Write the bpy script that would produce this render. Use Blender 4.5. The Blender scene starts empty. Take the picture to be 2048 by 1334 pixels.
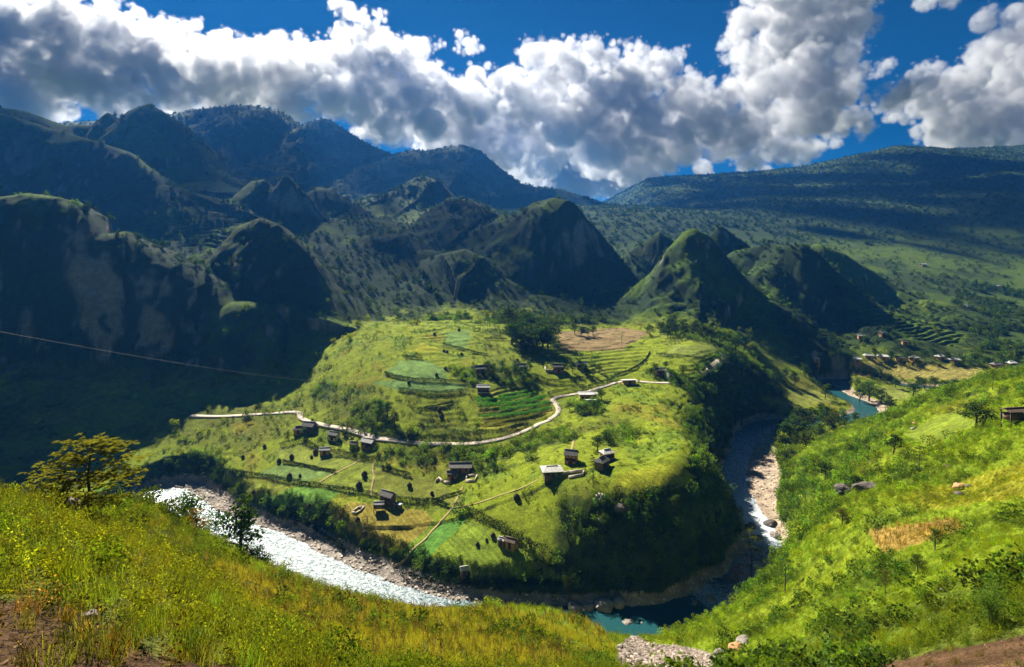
import bpy, bmesh, math, random
import numpy as np
from mathutils import Vector, Matrix
R = math.radians
rng = np.random.default_rng(7)
random.seed(7)
scene = bpy.context.scene
COL = scene.collection

# ------------------------------------------------------------------ camera, light, exposure
F, HX, HY, CZ = 1138.0, 1024.0, 500.0, 100.0        # focal length and principal point of the photograph, camera height
cam_d = bpy.data.cameras.new('camera'); cam = bpy.data.objects.new('camera', cam_d); COL.objects.link(cam)
cam_d.sensor_width = 36.0; cam_d.lens = 36.0 * F / 2048.0; cam_d.shift_y = (HY - 667.0) / 2048.0
cam_d.clip_start = 0.3; cam_d.clip_end = 60000.0
cam.location = (0, 0, CZ); cam.rotation_euler = (R(90), 0, 0)
scene.camera = cam
SUN = Vector((-0.58, 1.0, 0.94)).normalized()
sun_el = math.asin(SUN.z); sun_az = math.atan2(SUN.x, SUN.y)
w = bpy.data.worlds.new('World'); scene.world = w; w.use_nodes = True
nt = w.node_tree; bg = nt.nodes['Background']
sky = nt.nodes.new('ShaderNodeTexSky'); sky.sky_type = 'NISHITA'; sky.sun_disc = False
sky.sun_elevation = sun_el; sky.sun_rotation = sun_az
sky.altitude = 6000; sky.air_density = 1.0; sky.dust_density = 0.0; sky.ozone_density = 6.0
hsv = nt.nodes.new('ShaderNodeHueSaturation'); hsv.inputs['Saturation'].default_value = 1.4; hsv.inputs['Hue'].default_value = 0.495; hsv.inputs['Value'].default_value = .33
nt.links.new(sky.outputs[0], hsv.inputs['Color']); nt.links.new(hsv.outputs[0], bg.inputs[0])
bg.inputs[1].default_value = 0.055
sd = bpy.data.lights.new('sun', 'SUN'); so = bpy.data.objects.new('sun', sd); COL.objects.link(so)
sd.energy = 5.0; sd.angle = R(0.5); sd.color = (1.0, 0.93, 0.80)
so.rotation_euler = SUN.to_track_quat('Z', 'Y').to_euler()
scene.view_settings.view_transform = 'Standard'; scene.view_settings.look = 'None'
scene.view_settings.exposure = 1.72; scene.view_settings.gamma = 1.0
cy = scene.cycles
cy.max_bounces = 6; cy.diffuse_bounces = 2; cy.glossy_bounces = 2; cy.transmission_bounces = 3; cy.volume_bounces = 3
cy.transparent_max_bounces = 8; cy.use_denoising = True; cy.sample_clamp_indirect = 4.0; cy.sample_clamp_direct = 12.0
cy.caustics_reflective = False; cy.caustics_refractive = False
cy.volume_max_steps = 1024; cy.volume_step_rate = 1.0

# ------------------------------------------------------------------ numeric helpers
def P(px, py, Y):                                    # a point seen at pixel (px, py) of the photograph, Y metres ahead
    return np.array([(px - HX) / F * Y, Y, CZ - (py - HY) / F * Y])
def hash2(ix, iy, seed):
    h = (ix.astype(np.int64) * 374761393 + iy.astype(np.int64) * 668265263 + seed * 974634221) & 0xffffffff
    h = ((h ^ (h >> 13)) * 1274126177) & 0xffffffff
    h = ((h ^ (h >> 16)) * 2246822519) & 0xffffffff
    return ((h ^ (h >> 15)) & 0xffffff) / float(0xffffff)
def vn(x, y, seed=0):
    ix = np.floor(x); iy = np.floor(y); fx = x - ix; fy = y - iy
    fx = fx * fx * fx * (fx * (fx * 6 - 15) + 10); fy = fy * fy * fy * (fy * (fy * 6 - 15) + 10)
    ix = ix.astype(np.int64); iy = iy.astype(np.int64)
    a = hash2(ix, iy, seed); b = hash2(ix + 1, iy, seed); c = hash2(ix, iy + 1, seed); d = hash2(ix + 1, iy + 1, seed)
    return (a + (b - a) * fx) * (1 - fy) + (c + (d - c) * fx) * fy
def fbm(x, y, oct=4, seed=0, gain=0.5):              # about -1 .. 1
    s = 0.0; a = 1.0; t = 0.0
    for o in range(oct):
        s = s + a * (vn(x, y, seed + o * 17) * 2 - 1); t += a; a *= gain
        x, y = x * 1.73 + y * 1.05 + 3.1, y * 1.73 - x * 1.05 + 7.7
    return s / t * 1.4
def sstep(a, b, x):
    t = np.clip((x - a) / (b - a + 0.0), 0, 1); return t * t * (3 - 2 * t)
def inpoly(px, py, poly):
    r = np.zeros(px.shape, bool); n = len(poly)
    for i in range(n):
        x0, y0 = poly[i]; x1, y1 = poly[(i + 1) % n]
        if y0 == y1: continue
        c = ((y0 > py) != (y1 > py)) & (px < (x1 - x0) * (py - y0) / (y1 - y0) + x0)
        r ^= c
    return r
def polydist(X, Y, pts):                             # distance to a polyline, index+fraction along it, signed side
    best = np.full(X.shape, 1e9); par = np.zeros(X.shape); side = np.zeros(X.shape)
    for i in range(len(pts) - 1):
        ax, ay = pts[i][:2]; bx, by = pts[i + 1][:2]; dx, dy = bx - ax, by - ay
        L = dx * dx + dy * dy + 1e-9
        t = np.clip(((X - ax) * dx + (Y - ay) * dy) / L, 0, 1)
        ex = X - ax - t * dx; ey = Y - ay - t * dy
        d = np.hypot(ex, ey); m = d < best
        best = np.where(m, d, best); par = np.where(m, i + t, par); side = np.where(m, np.sign(dx * ey - dy * ex), side)
    return best, par, side

# ------------------------------------------------------------------ the lie of the land
CP = []
def C(px, py, Y): CP.append(((px - HX) / F, Y, (py - HY) / F))
def D(px, Y, z): CP.append(((px - HX) / F, Y, (CZ - z) / Y))
# camera hillside, left and middle
for a in [(0,1334,5),(0,1250,7),(0,1150,10),(0,1060,14),(0,1000,19),(-400,1334,5),(-400,1000,18),(-400,1150,10),(200,1334,6.5),(200,1200,9.5),(150,1130,14),(150,1060,20),
          (175,1035,27),(100,1012,28),(300,1010,46),(300,1100,19),(400,1334,9),(450,1200,22),(350,1050,70),(400,1100,55),(478,1145,58),(550,1165,60),(430,1150,38),(350,1068,58),(500,1190,36),(430,1098,80),(520,1140,76),(600,1160,72),
          (560,1250,30),(700,1334,22),(700,1197,70),(830,1217,70),(800,1270,44),(1000,1219,76),(1000,1334,34),(960,1270,52),(1150,1238,84),(1235,1295,74),(1215,1334,58),(350,1150,20),
          (1262,1275,118),(1275,1310,100),(1300,1334,90)]: C(*a)
for a in [(0,3,97.6),(1024,3,96.2),(2048,3,95.4),(2400,3,95.2),(-400,3,97.6),(-1500,8,94),(3600,8,88),(600,8,94),(1024,12,89.5),(1500,12,89),(2048,12,88.5),(1024,22,82.5),
          (0,40,78),(0,80,52),(0,130,22),(0,180,4),(-500,60,60),(-500,150,14),(150,60,69),(150,110,36),(150,170,6),(300,110,38),(300,160,10),(450,125,26),(450,165,6),
          (600,100,32),(600,135,9),(700,95,36),(700,130,10),(850,95,36),(850,135,6),(1000,100,33),(1000,140,4),(1150,105,30),(1150,140,3),(-1500,120,30),(-1500,300,50)]: D(*a)
# right-hand slope
for a in [(2048,742,232),(1900,780,248),(1790,822,266),(1700,862,270),(1600,922,252),(1560,960,232),(1552,1010,212),(1570,1065,190),(1500,1180,158),(1430,1230,150),(1340,1256,146),
          (2025,850,132),(1920,980,116),(1785,893,190),(1700,950,172),(1650,1050,142),(1900,1100,80),(1700,1150,98),(1560,1210,118),(1420,1290,106),(2048,1200,46),
          (1900,1290,44),(1700,1334,50),(1500,1334,72),(2048,1334,32),(2048,1000,88),(1850,880,170),(1950,830,180),(2300,740,240),(2300,900,110),(2300,1200,45),(1800,1020,108),(2500,1334,30)]: C(*a)
for a in [(2048,300,30),(2048,360,12),(2300,320,30),(2600,420,20),(1900,310,22),(1900,360,8),(1790,320,6),(3600,300,60),(3600,100,80)]: D(*a)
# bench in the river bend
for a in [(800,167,4),(400,237,3.5),(600,187,4),(500,209,3.5),(700,174,4),(950,165,5),(1100,164,6),(700,195,7.5),(600,205,7),(620,257,15),(700,250,15.5),(520,262,12),(650,225,11),(800,205,10),(950,190,11.5),(880,222,15),
          (640,266,19),(760,240,19.5),(880,235,20),(960,235,20.5),(1040,243,22),(1110,262,24.5),(1105,278,27),(1240,298,31.5),(1330,292,30.5),(1410,306,32),(1445,338,36),
          (780,347,46),(730,335,44),(690,318,38),(660,295,28),(640,285,21),(850,300,40),(760,278,32),(830,276,36.5),(900,250,25),(1000,246,25),(1000,276,32),(967,270,32.5),
          (900,370,48),(1060,335,42),(1000,410,46),(1200,420,40),(1250,455,38),(1150,305,36),(1350,341,40),(1440,371,38),(1060,300,36),(820,330,46),(860,390,48),
          (1105,193,23.5),(1200,195,26),(1300,196,27),(1180,178,22.5),(1260,177,24.5),(1330,176.5,25),(1385,180,24),(1060,187,17),(1000,186,14),(1300,250,29),(1340,270,30),(1200,250,28),(1250,225,27.5),
          (1365,232,27),(1405,212,25),(1425,194,21.5),(1130,165,7),(1250,161,2),(1200,164,5),(1350,161,2),(1430,169,3.5),(1463,190,3.5),(1452,222,4),(1300,168.5,13),(1390,172.5,12),
          (1462,255,4),(1485,290,4),(1430,262,14),(1440,300,16),(1500,330,8),(1480,350,30),(1560,400,14),(1520,380,22),(1580,330,5),(1640,380,6),(1700,400,6),(1620,440,12)]: D(*a)
# far valley floor, village terraces and the ground between the hills
for a in [(1800,436,9),(1720,448,13),(1900,448,13),(2040,440,13),(1650,445,12),(2300,450,14)]: D(*a)
for a in [(1600,660,530),(1500,645,500),(1400,645,475),(1300,645,480),(1700,640,545),(1900,660,520),(1850,600,640),(2000,600,660),(2040,660,520),(1900,540,790),(1750,512,870),(2040,540,800),
          (1900,450,1080),(1600,475,1000),(1400,445,1150),(2040,410,1180),(1220,560,700),(1200,505,900),(1180,450,1150),(1250,600,560),(2400,450,1000),(2400,620,600),
          (430,455,560),(390,495,510),(740,478,640),(700,545,510),(800,500,590),(900,500,640),(1000,500,640),(1100,600,540),(850,640,440),(760,650,420),(700,660,385)]: C(*a)
for a in [(200,262,9),(100,270,16),(300,287,17),(500,300,17),(-300,270,20),(100,300,30),(300,320,30),(550,330,22),(560,380,40),(-300,420,80),(0,450,80),(200,520,100),(0,650,120),(-800,500,100),
          (500,900,140),(800,1000,160),(1160,1500,125),(1190,1800,120),(300,1400,160),(-600,1200,150),(1500,2300,250),(2000,2300,260),(1180,2400,125),(600,2400,160),(0,2400,160),(2600,2300,250),(1024,4000,60),(-800,4000,60),(2900,4000,60),(1024,6500,20),(-1500,6500,20),(3600,6500,20),(3600,900,120),(-1500,900,120)]: D(*a)
CP = np.array(CP)
def feat(t, Y): return np.stack([t * 1.6, np.log(Y)], -1)
cpf = feat(CP[:, 0], CP[:, 1])
def tps(r2): return 0.5 * r2 * np.log(r2 + 1e-12)
n = len(CP)
K = tps(((cpf[:, None] - cpf[None]) ** 2).sum(-1)) + np.eye(n) * 1e-3
Pm = np.c_[np.ones(n), cpf]
Amat = np.block([[K, Pm], [Pm.T, np.zeros((3, 3))]])
sol = np.linalg.solve(Amat, np.r_[CP[:, 2], 0, 0, 0])
def base_z(T, Y):
    out = np.empty(T.shape)
    for i in range(T.shape[0]):
        f = feat(T[i], Y[i])
        r2 = ((f[:, None] - cpf[None]) ** 2).sum(-1)
        out[i] = tps(r2) @ sol[:n] + sol[n] + f @ sol[n + 1:]
    return CZ - out * Y
tc = np.concatenate([np.linspace(-2.6, -1.02, 30)[:-1], np.linspace(-1.02, 1.02, 730), np.linspace(1.02, 2.6, 30)[1:]])
def geo(a, b, k): return np.exp(np.linspace(math.log(a), math.log(b), k, endpoint=False))
yr = np.concatenate([geo(2.6, 12, 60), geo(12, 140, 330), geo(140, 520, 430), geo(520, 2700, 280), geo(2700, 8000, 16), [8000.0]])
NR, NC = len(yr), len(tc)
T, YY = np.meshgrid(tc, yr); XX = T * YY
Zb = base_z(T, YY)

# ridges: (pixel, pixel, metres ahead) along the crest; half-widths towards and away from the camera; profile power
RID = {
 'near_cliff': ([(-500,430,320),(-100,402,325),(0,396,335),(60,388,340),(130,398,348),(185,430,350),(215,468,352),(250,463,359),(300,490,363),(380,530,365),(440,565,363),(488,600,356)], 40, 60, 3.0),
 'dome_hill': ([(440,500,415),(480,450,413),(525,435,410),(560,450,408),(600,492,403),(650,560,398),(700,612,394),(752,662,390)], 54, 56, 1.5),
 'tall_hill': ([(-500,170,700),(-200,195,700),(0,214,700),(50,222,700),(130,250,725),(185,250,740),(215,224,745),(245,238,745),(270,217,745),(300,207,745),(330,225,740),(360,262,730),(400,322,720),(440,362,700),(490,388,690),(530,425,670)], 150, 160, 1.3),
 'left_spur': ([(0,225,640),(120,262,620),(200,285,600),(260,305,580),(330,370,560)], 60, 80, 1.5),
 'twin_knobs': ([(480,392,630),(505,362,625),(530,359,620),(552,378,620),(575,349,612),(598,378,608),(612,425,600),(648,468,585)], 34, 40, 1.7),
 'round_hill': ([(605,395,770),(640,372,765),(668,380,765),(705,408,765),(745,435,760)], 70, 70, 1.45),
 'pointed_hill': ([(735,425,1023),(790,387,1012),(845,350,1000),(880,362,995),(905,395,989)], 121, 121, 1.3),
 'grassy_hill': ([(822,470,725),(860,420,720),(900,394,720),(945,404,720),(1000,430,720),(1045,432,690)], 80, 90, 1.4),
 'great_hill': ([(1030,438,655),(1075,404,635),(1108,396,622),(1140,402,616),(1160,440,606),(1182,510,596),(1212,572,578),(1250,622,556),(1278,650,540)], 72, 80, 1.65),
 'middle_mound': ([(620,492,600),(690,480,590),(760,466,585),(810,470,580),(850,500,570)], 40, 60, 1.8),
 'front_mound': ([(840,560,505),(880,508,520),(930,498,520),(970,515,515),(1010,555,505),(1060,590,500)], 50, 60, 1.5),
 'far_ridge': ([(-300,260,1875),(100,250,1800),(330,232,1770),(420,216,1755),(500,210,1740),(560,222,1740),(612,256,1740),(655,238,1725),(690,260,1725),(740,290,1725),(795,312,1725),(832,300,1650),(860,302,1650),(930,290,1620),(962,302,1620),(1000,336,1605),(1040,366,1590),(1080,376,1575),(1112,376,1560),(1140,408,1500)], 351, 405, 1.5),
 'far_spur': ([(740,430,1350),(800,400,1364),(850,420,1296),(920,440,1215)], 78, 104, 1.4),
 'cloud_mountain': ([(1140,428,2712),(1200,408,2635),(1300,355,2558),(1400,350,2480),(1500,345,2418),(1600,334,2387),(1700,312,2356),(1790,292,2325),(1900,298,2294),(2048,292,2248),(2500,280,2248)], 588, 560, 1.35),
 'right_spur': ([(2400,340,1552),(2048,388,1512),(1960,398,1485),(1880,412,1431),(1800,450,1350),(1700,495,1242)], 169, 169, 1.4),
 'notch_hill': ([(1130,415,1300),(1160,424,1274),(1210,432,1235),(1250,455,1183),(1290,478,1118)], 108, 120, 1.5),
 'right_cone': ([(1268,585,540),(1300,548,525),(1335,496,517),(1368,463,515),(1390,457,515),(1420,474,510),(1462,522,500),(1500,566,492),(1535,600,480)], 46, 50, 1.5),
 'back_cone': ([(1280,490,650),(1318,462,645),(1345,480,640)], 36, 40, 1.8),
 'little_cone': ([(1405,482,640),(1440,449,640),(1475,475,640)], 34, 36, 1.7),
 'bushy_hill': ([(1480,500,600),(1540,484,590),(1575,490,560),(1605,488,552),(1642,512,545),(1682,552,532),(1740,615,512)], 50, 60, 1.55),
 'long_hill': ([(1640,488,640),(1690,508,635),(1740,540,622),(1800,582,600),(1838,600,590)], 44, 60, 1.8),
}
HN = list(RID)
hill_p = np.zeros_like(Zb); hill_z = np.zeros_like(Zb); hill_id = np.full(Zb.shape, -1)
for k, name in enumerate(HN):
    pts, wf, wb, pw = RID[name]; wpts = np.array([P(*p) for p in pts])
    m = (YY > wpts[:, 1].min() - 3.2 * wf) & (YY < wpts[:, 1].max() + 3.2 * wb) & (XX > wpts[:, 0].min() - 3.2 * wb) & (XX < wpts[:, 0].max() + 3.2 * wb)
    if not m.any(): continue
    x, y, b = XX[m], YY[m], Zb[m]
    d, par, side = polydist(x, y, wpts)
    i0 = np.clip(par.astype(int), 0, len(wpts) - 2); fr = par - i0
    rz = wpts[i0, 2] * (1 - fr) + wpts[i0 + 1, 2] * fr
    ry = wpts[i0, 1] * (1 - fr) + wpts[i0 + 1, 1] * fr
    ww = np.where(y < ry, wf, wb)
    wn = fbm(x / (wf * .9), y / (wf * .9), 4, 3 + k) * .24 + fbm(x / (wf * .3), y / (wf * .3), 3, 211 + k) * .07
    q = d / ww + wn * (1 - np.exp(-(d / ww) * 1.5))
    prof = np.exp(-np.clip(q, 0, None) ** pw)
    hz = (rz - b) * prof
    old = hill_z[m]; up = hz > old
    hill_z[m] = np.where(up, hz, old); hill_p[m] = np.where(up, prof, hill_p[m]); hid = hill_id[m]; hid[up & (hz > 3.5)] = k; hill_id[m] = hid
rough = sstep(2, 40, hill_z)
crag = fbm(XX / 14, YY / 14, 4, 31); crag2 = 1 - np.abs(fbm(XX / 38, YY / 38, 4, 41))
Z = Zb + hill_z
far = sstep(300, 1100, YY)
crest = 0.2 + 0.8 * sstep(1.0, .75, hill_p)
Z += rough * crest * (crag * (1.5 + 1.6 * far) + (crag2 - 0.75) * (3.2 + 9 * far) * sstep(5, 60, hill_z))
near = 1 - sstep(60, 200, YY)
Z += sstep(.2, .42, T) * sstep(35, 75, YY) * (1 - sstep(215, 260, YY)) * (fbm(XX / 24, YY / 24, 4, 401) * 1.9 + (.5 - np.abs(fbm(XX / 15, YY / 15, 3, 409))) * 1.0)
Z += fbm(XX / .7, YY / .7, 3, 57) * .075 * (1 - sstep(20, 45, YY))
Z += fbm(XX / 9, YY / 9, 4, 51) * (0.25 + 0.55 * near * sstep(15, 60, YY)) * sstep(4, 25, YY) + fbm(XX / 2.1, YY / 2.1, 3, 61) * 0.10 * sstep(3, 20, YY)
RV = [(2150,800,4.5,7,0,0),(1815,772,4.2,7,1,1),(1690,763,4,7,1,2),(1652,769,3.8,7,6,2),(1672,787,3.5,6,8,1),(1722,808,3.3,6,6,1),(1730,828,3,6,4,2),(1680,842,2.6,6,2,3),(1600,850,2.2,6,2,4),(1545,846,2,6,3,5),
      (1506,858,1.8,5.5,6,2),(1486,890,1.5,5.2,9,1),(1472,930,1.2,5.0,13,1),(1470,965,1.0,4.8,12,1),(1486,1005,0.8,4.2,8,1),(1512,1040,0.6,4.5,3,2),(1528,1072,0.5,4.5,3,2),(1520,1110,0.4,5,2,3),(1485,1158,0.3,5,2,2),
      (1432,1195,0.2,5,4,3),(1368,1222,0.1,5.5,2,2),(1300,1238,0,6,1,3),(1200,1240,0,6,1,3),(1060,1232,-.1,5,1,2),(900,1222,-.2,5,1,4),(800,1200,-.25,6,1,5),(720,1177,-.3,6.8,1,6),(650,1149,-.4,7,1,6),(590,1116,-.5,7,1,6),(540,1086,-.6,6.8,1,5),
      (490,1066,-.7,5.5,2,5),(430,1042,-.8,5.5,3,6),(370,1012,-.9,6.5,4,7),(334,992,-1,7,4,8),(300,994,-1,7,3,5),(265,1012,-1.1,7,2,3),(180,1050,-1.2,7,2,2),(-100,1120,-1.3,7,2,2)]
rv_w = np.array([[(p[0] - HX) / F * ((CZ - p[2]) * F / (p[1] - HY)), (CZ - p[2]) * F / (p[1] - HY), p[2], p[3], p[4], p[5]] for p in RV])
def resample(a, k):                                  # Catmull-Rom through the nodes
    out = []
    for i in range(len(a) - 1):
        p0, p1, p2, p3 = a[max(i - 1, 0)], a[i], a[i + 1], a[min(i + 2, len(a) - 1)]
        for j in range(k):
            t = j / k
            out.append(0.5 * (2 * p1 + (p2 - p0) * t + (2 * p0 - 5 * p1 + 4 * p2 - p3) * t * t + (3 * p1 - p0 - 3 * p2 + p3) * t ** 3))
    out.append(a[-1]); return np.array(out)
rv = resample(rv_w, 4)
rm = (YY > 120) & (YY < 520)
rd = np.full(Z.shape, 1e3); rpar = np.zeros(Z.shape); rside = np.zeros(Z.shape)
rd[rm], rpar[rm], rside[rm] = polydist(XX[rm], YY[rm], rv)
ri = np.clip(rpar.astype(int), 0, len(rv) - 2); rf = rpar - ri
def rvl(c): return rv[ri, c] * (1 - rf) + rv[ri + 1, c] * rf
jit = fbm(XX / 6, YY / 6, 3, 71)
rdj = rd + jit * 1.1
rw_, rz_ = rvl(3), rvl(2)
grav = np.where(rside > 0, rvl(4), rvl(5))           # left of the flow is the outer bank
bed = rz_ - 0.9 + 1.0 * sstep(rw_ - 1.5, rw_ + .6, rdj) + 0.8 * sstep(rw_ + .6, rw_ + grav + 1.0, rdj) + fbm(XX / 1.3, YY / 1.3, 2, 77) * 0.12
blend = sstep(rw_ + grav * .8, rw_ + grav + 5, rdj)
Z = np.where(rm & (blend < 1), bed * (1 - blend) + np.maximum(Z, bed + .3) * blend, Z)
gravel_m = rm & (rdj < rw_ + grav + 0.6) & (rdj > rw_ - 2)
PX = HX + F * T; PY = HY + F * (CZ - Z) / YY
# terraces: steps cut into the slope inside plan areas (pixel outline + depth range)
TER = [([(1095,672),(1240,652),(1300,660),(1290,735),(1240,752),(1160,748),(1110,718)], 290, 470, 0.9),
       ([(1330,625),(1480,600),(1560,640),(1720,660),(1720,700),(1600,690),(1450,680),(1330,650)], 440, 620, 1.7),
       ([(1650,728),(1750,722),(1960,735),(1950,760),(1800,758),(1660,750)], 380, 470, 0.55),
       ([(1690,625),(1830,600),(1960,640),(1900,700),(1720,690)], 460, 640, 2.2),
       ([(950,783),(1060,776),(1108,800),(1112,825),(1040,856),(962,858)], 230, 300, 1.15),
       ([(350,410),(430,395),(490,430),(450,495),(370,505)], 480, 640, 4.0),
       ([(830,648),(905,650),(895,695),(840,690)], 330, 420, 1.0),
       ([(1560,600),(1760,560),(1780,600),(1650,640)], 560, 760, 3.0)]
bm_ = (YY > 160) & (YY < 450) & (hill_z < 3) & (PX > 360) & (PX < 1460) & (blend >= 1)
f_ = (Z + fbm(XX / 28, YY / 28, 3, 93) * 1.4) / 1.5; Z = np.where(bm_, Z + (np.floor(f_) + sstep(.55, .95, f_ - np.floor(f_)) - f_) * 1.5 * .5 * sstep(-.2, .5, fbm(XX / 35, YY / 35, 3, 97)), Z)
ter_mask = np.zeros(Z.shape)
PYj = PY + fbm(XX / 20, YY / 20, 3, 83) * 5; PXj = PX + fbm(XX / 20, YY / 20, 3, 87) * 8
for poly, y0, y1, h in TER:
    m = (YY > y0) & (YY < y1) & inpoly(PXj, PYj, poly)
    zz = Z[m] + fbm(XX[m] / 30, YY[m] / 30, 2, 91) * h * .8; f = zz / h; fl = np.floor(f); fr = f - fl
    Z[m] = Z[m] + (fl + sstep(0.66, 0.97, fr) - f) * h * 0.95; ter_mask[m] = 1 + (fl % 2)
PY = HY + F * (CZ - Z) / YY
# ------------------------------------------------------------------ looking points up on the land
lyr = np.log(yr)
def ground(x, y):
    t = x / max(y, 2.7); j = np.clip(np.searchsorted(tc, t) - 1, 0, NC - 2); i = np.clip(np.searchsorted(yr, y) - 1, 0, NR - 2)
    a = (t - tc[j]) / (tc[j + 1] - tc[j]); b = (y - yr[i]) / (yr[i + 1] - yr[i])
    return (Z[i, j] * (1 - a) + Z[i, j + 1] * a) * (1 - b) + (Z[i + 1, j] * (1 - a) + Z[i + 1, j + 1] * a) * b
def hit(px, py, ymin=3.0):                            # where the land shows at a pixel of the photograph
    t = (px - HX) / F; j = int(np.clip(np.searchsorted(tc, t) - 1, 0, NC - 2)); a = (t - tc[j]) / (tc[j + 1] - tc[j])
    prof = PY[:, j] * (1 - a) + PY[:, j + 1] * a
    k = np.nonzero((prof <= py) & (yr > ymin))[0]
    if len(k) == 0 or k[0] == 0: i = NR - 2; b = 0
    else:
        i = k[0] - 1; b = (prof[i] - py) / (prof[i] - prof[i + 1] + 1e-9); b = min(max(b, 0), 1)
    y = yr[i] * (1 - b) + yr[i + 1] * b
    return Vector((t * y, y, ground(t * y, y)))
# ------------------------------------------------------------------ what grows where: base colours and regions
gy, gx = np.gradient(Z); dzdy = gy / np.gradient(yr)[:, None]; dzdt = gx / np.gradient(tc)[None]
dzdx = dzdt / YY; dzdy = dzdy - dzdx * T             # slope in world axes
slope = np.hypot(dzdx, dzdy)
nrm = np.stack([-dzdx, -dzdy, np.ones_like(Z)], -1); nrm /= np.linalg.norm(nrm, axis=-1, keepdims=True)
n1 = fbm(XX / 40, YY / 40, 4, 101); n2 = fbm(XX / 9, YY / 9, 4, 103); n3 = fbm(XX / 3, YY / 3, 3, 107); nf = fbm(XX / 130, YY / 130, 4, 109)
def mixc(c, col, m): return c * (1 - m[..., None]) + np.array(col) * m[..., None]
GRASS = np.array([.175, .22, .012]); OLIVE = np.array([.115, .13, .014]); SHRUB = np.array([.030, .050, .010]); GOLD = np.array([.23, .175, .024]); FOREST = np.array([.020, .036, .012])
ROCK = np.array([.20, .185, .165])
col = np.broadcast_to(GRASS, Z.shape + (3,)).copy()
col = mixc(col, OLIVE, sstep(-.2, .8, n1 + .5 * n2)); col = mixc(col, [.12, .185, .018], sstep(.2, .8, n2 - n1 * .4) * .7)
col = mixc(col, GOLD, sstep(.35, .9, fbm(XX / 16, YY / 16, 4, 113)) * .5 * (1 - far))
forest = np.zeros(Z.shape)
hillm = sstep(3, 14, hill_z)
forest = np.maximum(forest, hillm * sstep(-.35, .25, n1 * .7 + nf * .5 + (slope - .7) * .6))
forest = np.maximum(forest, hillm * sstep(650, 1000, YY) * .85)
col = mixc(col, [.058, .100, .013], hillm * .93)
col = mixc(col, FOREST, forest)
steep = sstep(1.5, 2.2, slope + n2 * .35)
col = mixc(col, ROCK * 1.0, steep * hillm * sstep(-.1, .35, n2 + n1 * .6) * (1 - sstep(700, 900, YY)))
# steep bush-grown banks of the bench and knoll
bank = (1 - hillm) * sstep(.62, 1.0, slope + n2 * .15) * ((YY > 148) & (YY < 460)) * (1 - gravel_m)
col = mixc(col, SHRUB * 1.1, bank); forest = np.maximum(forest, bank * .9)
# wooded valley floor beyond the bend and around the village
val = sstep(410, 450, YY) * (1 - sstep(520, 620, YY)) * sstep(1480, 1560, PX) * (1 - hillm)
vm = val * sstep(-.1, .3, n1 + n2 * .6 - .1)
col = mixc(col, SHRUB, vm); forest = np.maximum(forest, vm)
midv = sstep(430, 470, YY) * (1 - sstep(2500, 2900, YY)) * (1 - hillm)
vm = midv * sstep(-.2, .25, n1 + n2 * .5); col = mixc(col, [.045, .078, .012], midv * .95); col = mixc(col, SHRUB, vm); forest = np.maximum(forest, vm * .8)
isl = inpoly(PXj, PYj, [(1540,860),(1590,825),(1650,815),(1700,835),(1640,870),(1560,930),(1540,900)]) & (YY > 230) & (YY < 420)
forest[isl & ~gravel_m] = 1
mas = inpoly(PX, PY, [(620,470),(760,462),(860,490),(1000,490),(1100,540),(1180,560),(1270,645),(1100,648),(850,646),(760,668),(690,610),(630,540)]) & (YY > 395) & (YY < 720)
mm = sstep(-.45, -.1, n1 * .6 + n2 * .6)[mas]; forest[mas] = np.maximum(forest[mas], mm); col[mas] = col[mas] * (1 - .8 * mm[:, None]) + FOREST * .8 * mm[:, None]
for poly in ([(760,890),(900,896),(1000,900),(1060,872),(1120,852),(1150,872),(1080,920),(980,948),(900,930),(800,928)], [(712,800),(760,800),(790,850),(850,868),(900,874),(760,872),(690,846)], [(1180,880),(1240,850),(1300,860),(1260,892)],
             [(1140,805),(1205,800),(1200,832),(1150,832)], [(880,736),(960,732),(1065,738),(1062,776),(940,768)], [(1290,740),(1420,730),(1400,790),(1340,770)], [(1120,1010),(1200,996),(1290,1000),(1380,1002),(1440,1015),(1450,1100),(1300,1160),(1130,1140)], [(1300,640),(1500,640),(1520,720),(1440,690),(1320,668)]):
    m = inpoly(PXj, PYj, poly) & (YY > 150) & (YY < 480) & (n2 + n1 * .4 > -.35); forest[m] = np.maximum(forest[m], .75); col[m] = col[m] * .35 + np.array([.05, .075, .012]) * .65
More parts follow.
